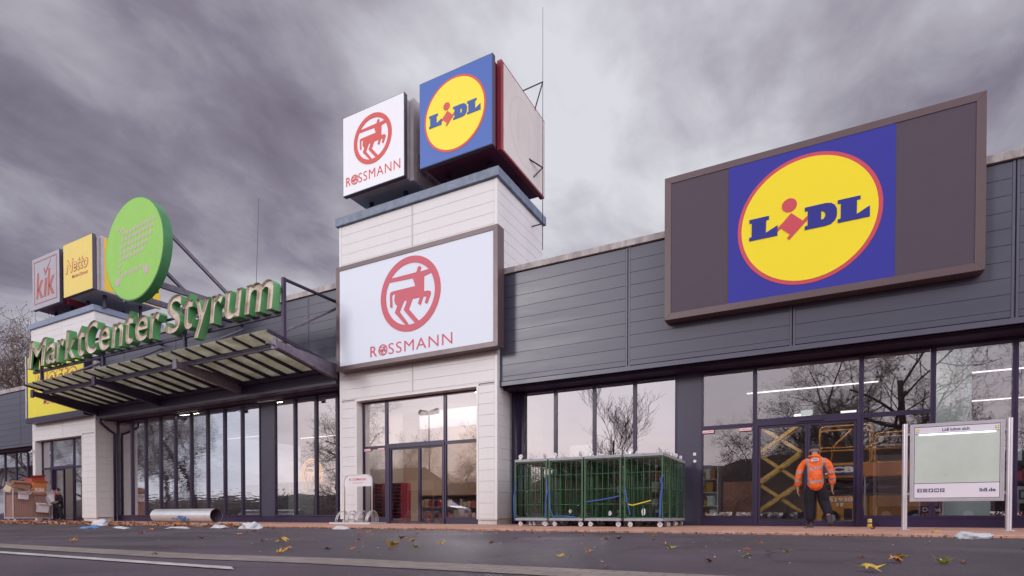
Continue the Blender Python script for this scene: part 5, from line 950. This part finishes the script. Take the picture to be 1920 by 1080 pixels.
leaves = [(-3.24, 3.96, 'y', .10, 'larger of the leaves in front of the tower door'), (0.225, 3.44, 'y', .085, 'nearest to us at the bottom edge right of centre'), (0.42, 4.17, 'o', .075, 'wide one below the notice board\'s left post'), (0.67, 4.23, 'g', .07, 'right-hand one in the bottom right corner'), (-1.07, 4.95, 'g', .055, 'below the rightmost green roll cage'), (-0.43, 4.24, 'g', .055, 'below the left door leaf of the right entrance'), (-0.2, 4.94, 'g', .05, 'directly below the person in orange'), (-1.57, 4.28, 'o', .055, 'below the middle of the roll cages'), (-0.57, 3.65, 'b', .04, 'low in the picture under the entrance'), (-1.0, 3.0, 'b', .035, 'on the paver band under the roll cages'),
 (-5.1, 4.35, 'y', .10, 'upper one of the cluster below the duct'), (-3.6, 3.03, 'y', .055, 'lower one of the cluster below the duct'), (-3.87, 3.35, 'o', .055, 'between two yellow leaves below the duct'), (-3.62, 3.55, 'b', .045, 'right of the yellow cluster below the duct'), (-3.45, 3.66, 'o', .05, 'below the bicycle rack near the paver band'), (-3.26, 4.68, 'y', .07, 'small one right of the largest leaf pair'), (-4.39, 5.53, 'b', .07, 'far one below the tower door'), (-3.1, 9.0, 'o', .06, 'by the kerb under the green cages'), (1.47, 9.9, 'y', .08, 'by the kerb left of the notice board post'), (0.9, 12.3, 'b', .09, 'on the pavement right of the walking person'), (-0.2, 12.4, 'b', .06, 'on the pavement edge below the walking person'), (-2.2, 6.6, 'o', .06, 'on the asphalt under the right end of the cages'), (-7.5, 5.6, 'o', .08, 'at the far left on the asphalt'), (-9.3, 5.2, 'b', .08, 'at the left margin on the asphalt'), (-6.6, 4.4, 'b', .06, 'left on the asphalt above the painted line'), (-5.0, 3.0, 'b', .045, 'just above the painted line'), (-4.2, 2.45, 'b', .035, 'on the paver band near the end of the painted line'), (-7.2, 3.3, 'o', .06, 'above the left end of the painted line'), (-6.7, 7.5, 'o', .07, 'below the tower, near the kerb'), (-4.9, 9.1, 'y', .07, 'by the kerb below the leftmost cage'), (-9.0, 7.0, 'b', .09, 'on the asphalt below the bicycle rack'), (0.35, 9.0, 'b', .05, 'by the kerb under the right entrance door'), (-1.4, 8.8, 'o', .05, 'by the kerb under the dark pier'), (-10.9, 6.3, 'o', .1, 'at the left under the left tower'), (-5.9, 6.4, 'b', .06, 'in the middle of the asphalt left of centre')]
rq = Random(91)
where = ['far left', 'left', 'left of centre', 'centre', 'right of centre', 'right']
for k in range(36):
    px_ = rq.random(); y = rq.uniform(3.3, 9.0); lft = -1.4*y*1.0; x = lft+(0.42*y-lft)*px_; c_ = rq.choice('bbooy')
    leaves.append((x, y, c_, rq.uniform(0.035, 0.06), 'small, %s, %s, number %d' % (where[min(5, int(px_*6))], 'near us' if y < 5 else ('farther off' if y < 7.2 else 'near the kerb'), k+1)))
for i, (x, y, c_, sz, pos) in enumerate(leaves):
    vs, fs = LM[i % 8]; rnd = Random(i); z0 = -0.038 if y < 9.45 else 0.002
    o = MB().add([(a*sz*1.0, b*sz*1.0, max(0, c)*sz*1.15) for a, b, c in vs], fs).build('fallen_leaf', cols[c_][0]); o.location = (x, y, z0); o.rotation_euler = (rnd.uniform(-.12, .12), rnd.uniform(-.12, .12), rnd.uniform(0, 6.28))
    tag(o, '%s fallen maple leaf, %s' % (cols[c_][1], pos), 'leaf', 'leaves scattered on the ground')
mb = MB(); rnd = Random(5)
for k in range(2100):
    u = rnd.random(); x = -5-34*u**0.8 if k % 5 else rnd.uniform(-13, 8); y = 9.38-abs(rnd.gauss(0, 0.22 if x < -14 else 0.07)); z = -0.038
    if x < -15 and rnd.random() < 0.45: y = 9.46+abs(rnd.gauss(0, 0.5)); z = 0.003
    sz = rnd.uniform(0.02, 0.075 if x < -12 else 0.03); vs, fs = LM[rnd.randrange(8)]; a0 = rnd.uniform(0, 6.28); ca, sa = cos(a0), sin(a0)
    mb.add([(x+(a*ca-b*sa)*sz, y+(a*sa+b*ca)*sz, z+max(0, c)*sz*2.4) for a, b, c in vs[:15]], [(0, 1+i, 1+(i+1) % 14) for i in range(14)], ('leafbrown', 'leaforange', 'leafdry')[k % 3])
st = mb.build('leaf_litter', None); st['kind'] = 'stuff'; st['label'] = 'brown leaf crumbs blown along the kerb'; st['category'] = 'leaf litter'
mb = MB()
for k in range(220):
    x = rnd.uniform(-9, 3); y = rnd.uniform(2.9, 9.2); sz = rnd.uniform(0.002, 0.006); mb.obox((x, y, -0.038+sz*0.4), (sz, 0, 0), (0, sz*rnd.uniform(.5, 1.5), 0), (0, 0, sz*0.4), ('plastic', 'line', 'leaforange', 'leafbrown', 'leafbrown')[k % 5])
st = mb.build('grit', None); st['kind'] = 'stuff'; st['label'] = 'tiny stones and crumbs on the asphalt'; st['category'] = 'grit'

# ------------------------------------------------------------------ behind the glass
lf = thing('scissor_lift', 'orange scissor lift platform with safety rails standing behind the right entrance doors', 'lift', (1.2, 16.5, 0))
MB().box(0.0, 2.3, 16.2, 17.0, 0.12, 0.72).build('chassis', 'jcb', lf, bevel=0.02)
mb = MB(); put_text(mb, 'S1930E', 0.26, 0.86, 0.585, 0.68, 16.19, 0.006, bold=0.035); mb.box(0.42, 0.46, 16.19, 16.198, 0.47, 0.55).box(0.50, 0.56, 16.19, 16.198, 0.47, 0.55).build('chassis_lettering', 'white2', lf)
MB().box(0.58, 0.75, 16.19, 16.199, 0.14, 0.42).box(0.84, 0.98, 16.19, 16.199, 0.14, 0.42).build('vent', 'rubber', lf)
for X in (0.30, 2.0): MB().cyl((X, 16.12, 0.19), (X, 16.3, 0.19), 0.19, n=24, m='rubber').cyl((X, 16.11, 0.19), (X, 16.12, 0.19), 0.10, n=20, m='alu').build('wheel', None, lf)
MB().box(0.0, 2.35, 16.18, 17.0, 1.16, 1.24).box(0.0, 2.35, 16.16, 16.18, 1.18, 1.50).build('platform', 'jcb', lf)
mb = MB(); mb.box(0.12, 0.83, 16.15, 16.158, 1.22, 1.46, 'ink'); put_text(mb, 'JCB', 0.16, 0.79, 1.25, 1.43, 16.145, 0.006, 'white2', bold=0.05); mb.build('platform_lettering', None, lf)
mb = MB()
for yy in (16.2, 16.98):
    P = rrect(0.05, 1.15, 1.5, 2.42, 0.12); mb.tube([(a, yy, b) for a, b in P], 0.022, 8, closed=True); P = rrect(1.2, 2.3, 1.5, 2.2, 0.12); mb.tube([(a, yy, b) for a, b in P], 0.022, 8, closed=True); mb.tube([(0.05, yy, 1.9), (2.3, yy, 1.9)], 0.018, 8)
mb.tube([(0.3, 16.25, 1.5), (0.35, 16.25, 1.95), (0.75, 16.25, 2.35)], 0.022, 8); mb.build('guard_rail', 'jcb', lf, smooth=True)
mb = MB()
for zz, s_ in ((0.78, 1), (0.97, -1)): mb.beam((0.2, 16.5, zz), (2.1, 16.5, zz+0.15), 0.05, 0.08).beam((0.2, 16.6, zz+0.15), (2.1, 16.6, zz), 0.05, 0.08)
mb.build('scissor_arms', 'rubber', lf)
l2 = thing('raised_scissor_lift', 'ochre scissor arms of a raised lift behind the left door leaf', 'lift', (-0.9, 16.6, 0))
mb = MB(); zz = [0.35, 1.10, 1.87, 2.62]; xa, xb = -1.38, -0.36
for i in range(3):
    a0, a1 = (xa, xb)
    mb.beam((a0, 16.55, zz[i]), (a1, 16.55, zz[i+1]), 0.05, 0.085); mb.beam((a1, 16.65, zz[i]), (a0, 16.65, zz[i+1]), 0.05, 0.085); mb.beam((a0, 17.15, zz[i]), (a1, 17.15, zz[i+1]), 0.05, 0.085)
for z in zz: mb.cyl((xa, 16.5, z), (xa, 17.2, z), 0.03, n=8).cyl((xb, 16.5, z), (xb, 17.2, z), 0.03, n=8)
mb.build('scissor_arms', 'gold', l2)
MB().box(-1.6, -0.25, 16.4, 17.3, 0.1, 0.33).build('chassis', 'rubber', l2, bevel=0.02); MB().box(-1.5, -0.3, 16.45, 17.25, 2.66, 2.74).build('platform', 'gold', l2)
for X in (-1.45, -0.4): MB().cyl((X, 16.33, 0.13), (X, 16.42, 0.13), 0.13, n=18).build('wheel', 'rubber', l2)
def shelf(label, x0, x1, y0, y1, h, m, n_, group='fittings inside the shops', name='shelf_unit', mi=None):
    t = thing(name, label, 'shelf', ((x0+x1)/2, (y0+y1)/2, 0), group); mb = MB()
    for x in (x0, x1-0.04): mb.box(x, x+0.04, y0, y1, 0.02, h)
    mb.box(x0+0.04, x1-0.04, y1-0.03, y1, 0.02, h)
    for k in range(n_+1): z = 0.1+(h-0.14)*k/n_; mb.box(x0+0.04, x1-0.04, y0, y1-0.03, z, z+0.03)
    mb.build('rack', m, t)
    if mi:
        mb = MB(); r_ = Random(int(abs(x0*10)))
        for k in range(n_):
            z = 0.13+(h-0.14)*k/n_; x = x0+0.06
            while x < x1-0.25: w = r_.uniform(0.1, 0.25); mb.box(x, x+w-0.02, y0+0.03, y1-0.06, z+0.002, z+r_.uniform(0.4, 0.8)*(h-0.14)/n_, r_.choice(mi)); x += w
        mb.build('goods', None, t)
shelf('red crate stack standing just inside the white tower entrance', -12.66, -12.22, 15.3, 15.8, 1.35, 'redplastic', 10)
shelf('dark red crate stack behind the left window of the white tower', -13.40, -13.02, 15.3, 15.8, 1.35, 'redplastic', 10)
shelf('wooden counter with goods deep inside the white tower entrance', -12.9, -10.4, 17.2, 17.9, 1.0, 'card', 2, mi=['cardlight', 'cardred', 'ink'])
shelf('stocked shelf on the left inside the right supermarket wing', -7.0, -4.5, 20, 20.6, 2.0, 'cardlight', 4, mi=['cardorange', 'cardred', 'pale'])
shelf('stocked shelf near the back behind the roll cages', -4.2, -3.0, 21, 21.6, 2.0, 'white2', 4, mi=['cardorange', 'leafyellow', 'pale'])
shelf('low red stocked shelf behind the panes left of the infill panel', -21.5, -19.4, 17.5, 18.2, 1.3, 'redplastic', 3, mi=['cardred', 'redplastic', 'card'])
shelf('tall red-brown shelf behind the left panes of the gallery', -25.3, -22.2, 20.5, 21.2, 1.9, 'card', 4, mi=['cardred', 'cardorange', 'cardlight'])
shelf('dark shelf of goods behind the glass at the right picture edge', 3.6, 5.4, 16.4, 17.0, 1.9, 'rubber', 4, mi=['pale', 'ink', 'redplastic'])
def panelthing(name, label, cat, x0, x1, y, z0, z1, m, words=None, wm='white2', th=0.03):
    t = thing(name, label, cat, ((x0+x1)/2, y, z0), 'fittings inside the shops'); MB().box(x0, x1, y, y+th, z0, z1).build('board', m, t)
    MB().box(x0+0.03, x0+0.06, y+th, y+th+0.03, 0.02, z1).box(x1-0.06, x1-0.03, y+th, y+th+0.03, 0.02, z1).build('stand', 'alu', t)
    if words: mb = MB(); put_text(mb, words[0], *words[1:], y-0.008, 0.008, bold=0.02); mb.build('board_lettering', wm, t)
panelthing('display_board', 'maroon display board with cut-off white word behind the notice board', 'board', 2.02, 2.42, 15.6, 0.30, 0.78, 'dkred', ('Deine', 2.06, 2.38, 0.33, 0.43))
panelthing('display_board', 'pale grey panel behind the lower glass right of the notice board centre', 'board', 2.44, 3.25, 15.7, 0.25, 2.0, 'pale')
panelthing('display_board', 'tall pale mint panel behind the upper glass above the notice board', 'board', 2.3, 2.95, 15.9, 2.02, 3.85, 'pale')
panelthing('display_board', 'pale board with green word behind the glass at the right picture edge', 'board', 3.62, 4.6, 15.5, 0.5, 0.85, 'sheetw', ('Da', 3.66, 3.95, 0.58, 0.78), 'cage')
panelthing('display_board', 'bright white advertising light band behind the upper door window of the white tower', 'light board', -12.0, -9.0, 16.0, 3.2, 3.8, 'cubewhite')
panelthing('display_board', 'mint poster inside behind the second tall pane over the cages', 'board', -6.55, -5.75, 16.2, 1.7, 2.35, 'pale')
panelthing('display_board', 'low cream cabinet front behind the panes next to the glowing ring', 'board', -19.6, -17.5, 16.4, 0.2, 1.6, 'pale')
panelthing('display_board', 'narrow orange standing panel at the left edge of the white tower door', 'board', -12.72, -12.5, 15.1, 1.06, 2.55, 'cardorange')
panelthing('cardboard_screen', 'large brown board leaning inside left of the entrance doors', 'board', -2.35, -1.5, 17.4, 0.02, 1.2, 'card')
panelthing('cardboard_screen', 'orange wooden board standing behind the pane right of the entrance doors', 'board', 0.95, 2.1, 16.0, 1.18, 1.45, 'cardorange')
gr_ = thing('ring_sign', 'round glowing orange ring sign seen through the gallery glass', 'lit sign', (-19.27, 18, 1.35), 'fittings inside the shops')
MB().ringy(-19.27, 2.05, 0.60, 0.68, 17.97, 18.0, 48).build('glow_ring', 'ring', gr_); centaur(gr_, -19.27, 2.05, 0.56, 17.99, 'ring', 'glow_figure')
MB().box(-19.3, -19.24, 18.0, 18.05, 0.02, 1.5).build('stand', 'steel', gr_)
def rcont(label, x, y):
    t = thing('roll_container', label, 'roll container', (x, y, 0), 'red roll containers behind the glass'); mb = MB()
    for yy in (y, y+0.6):
        mb.tube([(x, yy, 0.15), (x, yy, 2.05), (x+0.12, yy, 2.17), (x+0.95, yy, 2.17), (x+1.07, yy, 2.05), (x+1.07, yy, 0.15)], 0.025, 6)
        for z in (0.2, 0.55, 0.9, 1.55): mb.tube([(x, yy, z), (x+1.07, yy, z)], 0.018, 5)
        for k in range(1, 6): mb.tube([(x+k*0.178, yy, 0.2), (x+k*0.178, yy, 0.9)], 0.012, 5)
    mb.build('tube_frame', 'redplastic', t, smooth=True); MB().box(x, x+1.07, y, y+0.6, 0.12, 0.16).build('deck', 'alu', t)
    for a in (0.1, 0.97):
        for b in (0.08, 0.52): MB().cyl((x+a, y+b-0.015, 0.06), (x+a, y+b+0.015, 0.06), 0.055, n=12).build('wheel', 'wheelw', t)
rcont('left one of the two red tubular roll containers behind the duct', -26.1, 15.9); rcont('right one of the two red tubular roll containers behind the duct', -24.8, 15.9)
bx = thing('storage_bin', 'navy blue storage containers behind the last pane left of the infill panel', 'container', (-20, 16, 0), 'fittings inside the shops')
MB().box(-20.9, -18.9, 15.8, 16.6, 0.02, 1.45).build('bin_body', 'blueplastic', bx, bevel=0.02); MB().box(-20.95, -18.85, 15.75, 16.65, 1.452, 1.5).build('lid', 'blueplastic', bx)

# ------------------------------------------------------------------ trees
def tree_meshes(seed, H, spread, levels, twigs, leafn, trunk_r, lean=0.0, up=0.5, first=0.25, rmin=0.010):
    rnd = Random(seed); tb = MB(); tw_ = MB(); ends = []
    def seg(p, d, L, r, lev, mb):
        n_ = 4 if lev < 2 else 3; pts = [p]; rad = [r]; q = p
        for k in range(n_):
            d = (d+Vector((rnd.gauss(0, .16), rnd.gauss(0, .16), rnd.gauss(0, .12)+0.05*up))).normalized(); q = q+d*L/n_; pts.append(q); rad.append(r*(1-0.5*(k+1)/n_))
        mb.tube(pts, rad, 8 if lev == 0 else (5 if lev < 3 else 3)); return pts, rad, d
    def grow(p, d, L, r, lev):
        mb = tb if lev < 2 else tw_
        pts, rad, d2 = seg(p, d, L, r, lev, mb)
        if lev >= levels: ends.append(pts[-1]); return
        nb_ = (8, 7, 6, 4, twigs)[min(lev, 4)]
        for i in range(nb_):
            f = first+(1-first)*(i+rnd.random()*0.6)/nb_ if lev == 0 else 0.25+0.75*(i+rnd.random()*0.6)/nb_
            f = min(f, 0.999); k = int(f*(len(pts)-1)); u = f*(len(pts)-1)-k; b = pts[k].lerp(pts[k+1], u); rr = rad[k]*(1-u)+rad[k+1]*u
            ax = (pts[k+1]-pts[k]).normalized(); a = rnd.uniform(0, 2*pi)+i*2.4; o = ax.orthogonal().normalized(); o2 = ax.cross(o); sd = o*cos(a)+o2*sin(a)
            nd = (ax*rnd.uniform(0.35, 0.8)+sd*rnd.uniform(0.6, 1.0)*spread+Vector((0, 0, 0.25*up))).normalized()
            grow(b, nd, L*rnd.uniform(0.42, 0.68)*(1.0 if lev else 0.95), max(rr*rnd.uniform(0.38, 0.6), rmin), lev+1)
    grow(Vector((0, 0, -0.1)), Vector((lean, 0, 1)).normalized(), H*0.62, trunk_r, 0)
    lf_ = MB()
    for k in range(leafn):
        if not ends: break
        e_ = rnd.choice(ends); c = e_+Vector((rnd.gauss(0, .15), rnd.gauss(0, .15), rnd.gauss(0, .15))); s_ = rnd.uniform(.035, .08)*(1.5 if rmin > 0.02 else 1); a = Vector((rnd.gauss(0, 1), rnd.gauss(0, 1), rnd.gauss(0, 1))).normalized(); b = a.orthogonal().normalized()
        lf_.add([c-a*s_, c+b*s_*0.6, c+a*s_, c-b*s_*0.6], [(0, 1, 2, 3)])
    return tb, tw_, lf_
def tree(kind, label, loc, seed, H, **kw):
    tb, tw_, lf_ = tree_meshes(seed, H, **kw)
    t = thing(kind, label, 'tree', (0, 0, 0), 'bare autumn trees'); t.location = loc
    tb.build('trunk', 'bark', t, smooth=True, origin=(0, 0, 0)); c = tw_.build('crown', 'twig', t, origin=(0, 0, 0))
    if lf_.v: lf_.build('leaves', 'leafdry', c, origin=(0, 0, 0))
    return t
tA = tree('bare_tree', 'bare brown-leaved tree behind the roof at the left picture edge', (-88, 35, 0), 3, 27, spread=0.95, levels=5, twigs=3, leafn=9000, trunk_r=0.5, rmin=0.028)
tb_ = dup(tA, (9, 9, 0), 'second bare tree just behind the first one at the left edge', rotz=1.9, scale=(0.85, 0.85, 0.85))
t1 = tree('bare_tree', 'large spreading bare tree mirrored in the glass above the notice board', (11.5, -14, 0), 8, 17, spread=1.0, levels=5, twigs=3, leafn=1500, trunk_r=0.34, first=0.35)
t2 = tree('bare_tree', 'leafy dark tree mirrored in the panes under the canopy', (-66, -14, 0), 12, 17, spread=0.95, levels=5, twigs=3, leafn=2200, trunk_r=0.33)
t3 = tree('young_tree', 'slender young bare tree mirrored in the panes over the roll cages', (-14.4, -15, 0), 21, 10.2, spread=0.55, levels=4, twigs=3, leafn=60, trunk_r=0.11, first=0.35, up=1.2)
copies = [(t1, (6.5, -19, 0), 1.0, 0.95, 'wide bare tree across the car park, right of the mirrored spreading tree'), (t1, (4.0, -18, 0), 2.2, 0.82, 'bare tree across the car park mirrored over the entrance doors'), (t1, (17, -16, 0), 4.0, 1.05, 'rightmost large bare tree across the car park'),
 (t1, (0, -22, 0), 5.0, 0.68, 'smaller bare tree across the car park mirrored left of the doors'), (t1, (-37, -14, 0), 0.7, 0.80, 'bare tree mirrored in the left window of the white tower'), (t1, (-27, -20, 0), 3.1, 0.60, 'low bare tree mirrored in the right window of the white tower'),
 (t2, (-76, -16, 0), 1.0, 1.05, 'leafy tree mirrored in the far left panes under the canopy'), (t2, (-92, -18, 0), 3.4, 1.1, 'leafy tree mirrored in the left tower windows'), (t2, (-104, -22, 0), 4.4, 1.1, 'farthest leafy tree across the car park'),
 (t1, (-43, -24, 0), 5.6, 0.62, 'small bare tree mirrored right of the infill panel')]
for src, loc, rz, sc, lb in copies: dup(src, Vector(loc)-Vector(src.location), lb, rotz=rz, scale=(sc, sc, sc))
rnd = Random(31)
for k in range(13):
    x = -6+4.1*k+rnd.uniform(-1, 1); sc = rnd.uniform(0.55, 0.8); dup(t1, Vector((x, -26-rnd.random()*5, 0))-Vector(t1.location), 'bare tree number %d from the left in the row beyond the car park' % (k+1), rotz=rnd.uniform(0, 6.2), scale=(sc, sc, sc))
for k in range(12):
    x = -56+4.0*k+rnd.uniform(-1, 1); sc = rnd.uniform(0.30, 0.46); dup(t1, Vector((x, -27-rnd.random()*5, 0))-Vector(t1.location), 'low bare tree number %d from the left in the middle of the far row' % (k+1), rotz=rnd.uniform(0, 6.2), scale=(sc*1.3, sc*1.3, sc))
# scrub and far buildings across the car park (seen only as reflections)
mb = MB(); rnd = Random(77)
for k in range(44000):
    x = rnd.uniform(-150, 50); yb = -33-6*rnd.random(); hm = 3.4+1.0*sin(x*0.23)+0.7*sin(x*0.71)+(5.5 if x > -9 else (2.6 if x > -34 else 0)); z = hm*rnd.random()**1.7
    a = Vector((rnd.gauss(0, .9), rnd.gauss(0, .3), 0.8)).normalized(); L = rnd.uniform(.2, .7); w = a.orthogonal().normalized()*rnd.uniform(.02, .06); c = Vector((x, yb, z))
    mb.add([c-w, c+w, c+a*L+w*0.3, c+a*L-w*0.3], [(0, 1, 2, 3)])
st = mb.build('hedge_scrub', 'hedge'); st['kind'] = 'stuff'; st['label'] = 'bare brushwood along the far side of the car park'; st['category'] = 'scrub'
mb = MB(); nx, ny = 120, 8; vs = []
for j in range(ny):
    for i in range(nx):
        x = -190+260*i/(nx-1); y = -40-5*j; hh = (5.0+1.2*mnoise.noise(Vector((x*0.13, j, 0)))+0.7*mnoise.noise(Vector((x*0.6, j, 5)))+(2.6 if x > -9 else (1.6 if x > -36 else (-0.8 if x < -60 else 0.4))))*min(1, (j+0.15)/1.6); vs.append((x, y, -0.06+max(0, hh)))
mb.add(vs, [(j*nx+i, (j+1)*nx+i, (j+1)*nx+i+1, j*nx+i+1) for j in range(ny-1) for i in range(nx-1)]); struct(mb.build('added_bank', 'bank', smooth=True))  # solid bank added behind the scrub to block low sky in reflections
for k, (x, y, sc) in enumerate(((-98, -14, 1.1), (-112, -15, 1.2), (-126, -14, 1.15), (-142, -16, 1.2))): dup(t2, Vector((x, y, 0))-Vector(t2.location), 'leafy tree number %d from the right in the near row at the far left' % (k+1), rotz=k*1.3, scale=(sc, sc, sc))
def house(label, x0, x1, y0, h, m, n_):
    t = thing('apartment_house', label, 'house', ((x0+x1)/2, y0, 0), 'houses across the car park'); MB().box(x0, x1, y0-10, y0, 0, h).build('wall', m, t)
    MB().add([(x0-.3, y0+.3, h), (x1+.3, y0+.3, h), (x1+.3, y0-10.3, h), (x0-.3, y0-10.3, h), (x0, y0-5, h+2.2), (x1, y0-5, h+2.2)], [(0, 1, 5, 4), (2, 3, 4, 5), (0, 4, 3), (1, 2, 5), (0, 3, 2, 1)]).build('roof', 'hedge', t)
    for k in range(n_):
        for z in (1.2, 4.0): 
            if z+1.4 < h: xx = x0+(x1-x0)*(k+0.3)/n_; MB().box(xx, xx+1.1, y0, y0+0.04, z, z+1.4).build('window', 'farglass', t)
house('brown house across the car park at the left', -74, -60, -48, 6.5, 'farwall', 5); house('brick house across the car park opposite the entrance', -2, 12, -46, 6.0, 'farwall', 5)
# street lamp with two heads, mirrored in the tower door
lp = thing('street_lamp', 'tall car park lamp with two flat heads', 'street lamp', (-31.6, -15, 0))
MB().cyl((-31.6, -15, 0), (-31.6, -15, 9.7), 0.09, 0.05, 12).build('pole', 'lampgrey', lp, smooth=True)
for sx in (-1, 1): MB().cyl((-31.6+sx*0.1, -15, 9.72), (-31.6+sx*1.0, -15, 9.85), 0.2, 0.28, 16).cyl((-31.6+sx*0.65, -15, 9.72), (-31.6+sx*0.65, -15, 9.9), 0.42, 0.3, 18).build('lamp_head', 'lampgrey', lp, smooth=True)
def car(name, label, cat, x, y, paint, prof, wx, W_=1.75, glassz=(0.95, 1.38), gl_=None, rz=0):
    t = thing(name, label, cat, (0, 0, 0), 'vehicles in the car park'); t.location = (x, y, -0.04); t.rotation_euler = (0, 0, rz)
    MB().poly(prof, -W_/2, W_/2).build('body', paint, t, bevel=0.07, origin=(0, 0, 0))
    for s_ in (-1, 1):
        for g_ in gl_: MB().poly(g_, s_*(W_/2)-0.006, s_*(W_/2)+0.006).build('side_window', 'carglass', t, origin=(0, 0, 0))
        for X in wx:
            w_ = MB().cyl((X, s_*(W_/2-0.18), 0.32), (X, s_*(W_/2+0.02), 0.32), 0.32, n=28).build('wheel', 'rubber', t, origin=(0, 0, 0)); MB().cyl((X, s_*(W_/2+0.02), 0.32), (X, s_*(W_/2+0.03), 0.32), 0.2, n=20).build('rim', 'alu', w_, origin=(0, 0, 0))
    return t
car('parked_car', 'silver hatchback parked behind the camera, mirrored in the tower door', 'car', -24.4, -6.5, 'carwhite', [(-2.1, 0.25), (2.1, 0.25), (2.15, 0.7), (1.95, 0.85), (1.2, 0.98), (0.45, 1.42), (-0.9, 1.47), (-1.75, 1.05), (-2.1, 0.95)], (-1.35, 1.35), gl_=[[(-0.95, 1.0), (-0.05, 1.0), (-0.05, 1.38), (-0.85, 1.38)], [(0.02, 1.0), (1.0, 1.0), (0.42, 1.36), (0.02, 1.38)]])
car('delivery_van', 'dark blue van parked behind the camera, mirrored beside the entrance', 'van', 4.6, -5.0, 'cardark', [(-2.4, 0.3), (2.4, 0.3), (2.45, 0.9), (2.0, 1.15), (1.4, 1.8), (1.1, 1.95), (-2.3, 1.98), (-2.4, 1.8)], (-1.6, 1.6), 1.9, gl_=[[(-2.1, 1.15), (-0.5, 1.15), (-0.5, 1.75), (-2.1, 1.75)], [(-0.4, 1.15), (0.6, 1.15), (0.6, 1.75), (-0.4, 1.75)], [(0.68, 1.15), (1.75, 1.15), (1.28, 1.72), (0.68, 1.75)]])
for o in bpy.data.objects:
    if '_loc' in o: del o['_loc']
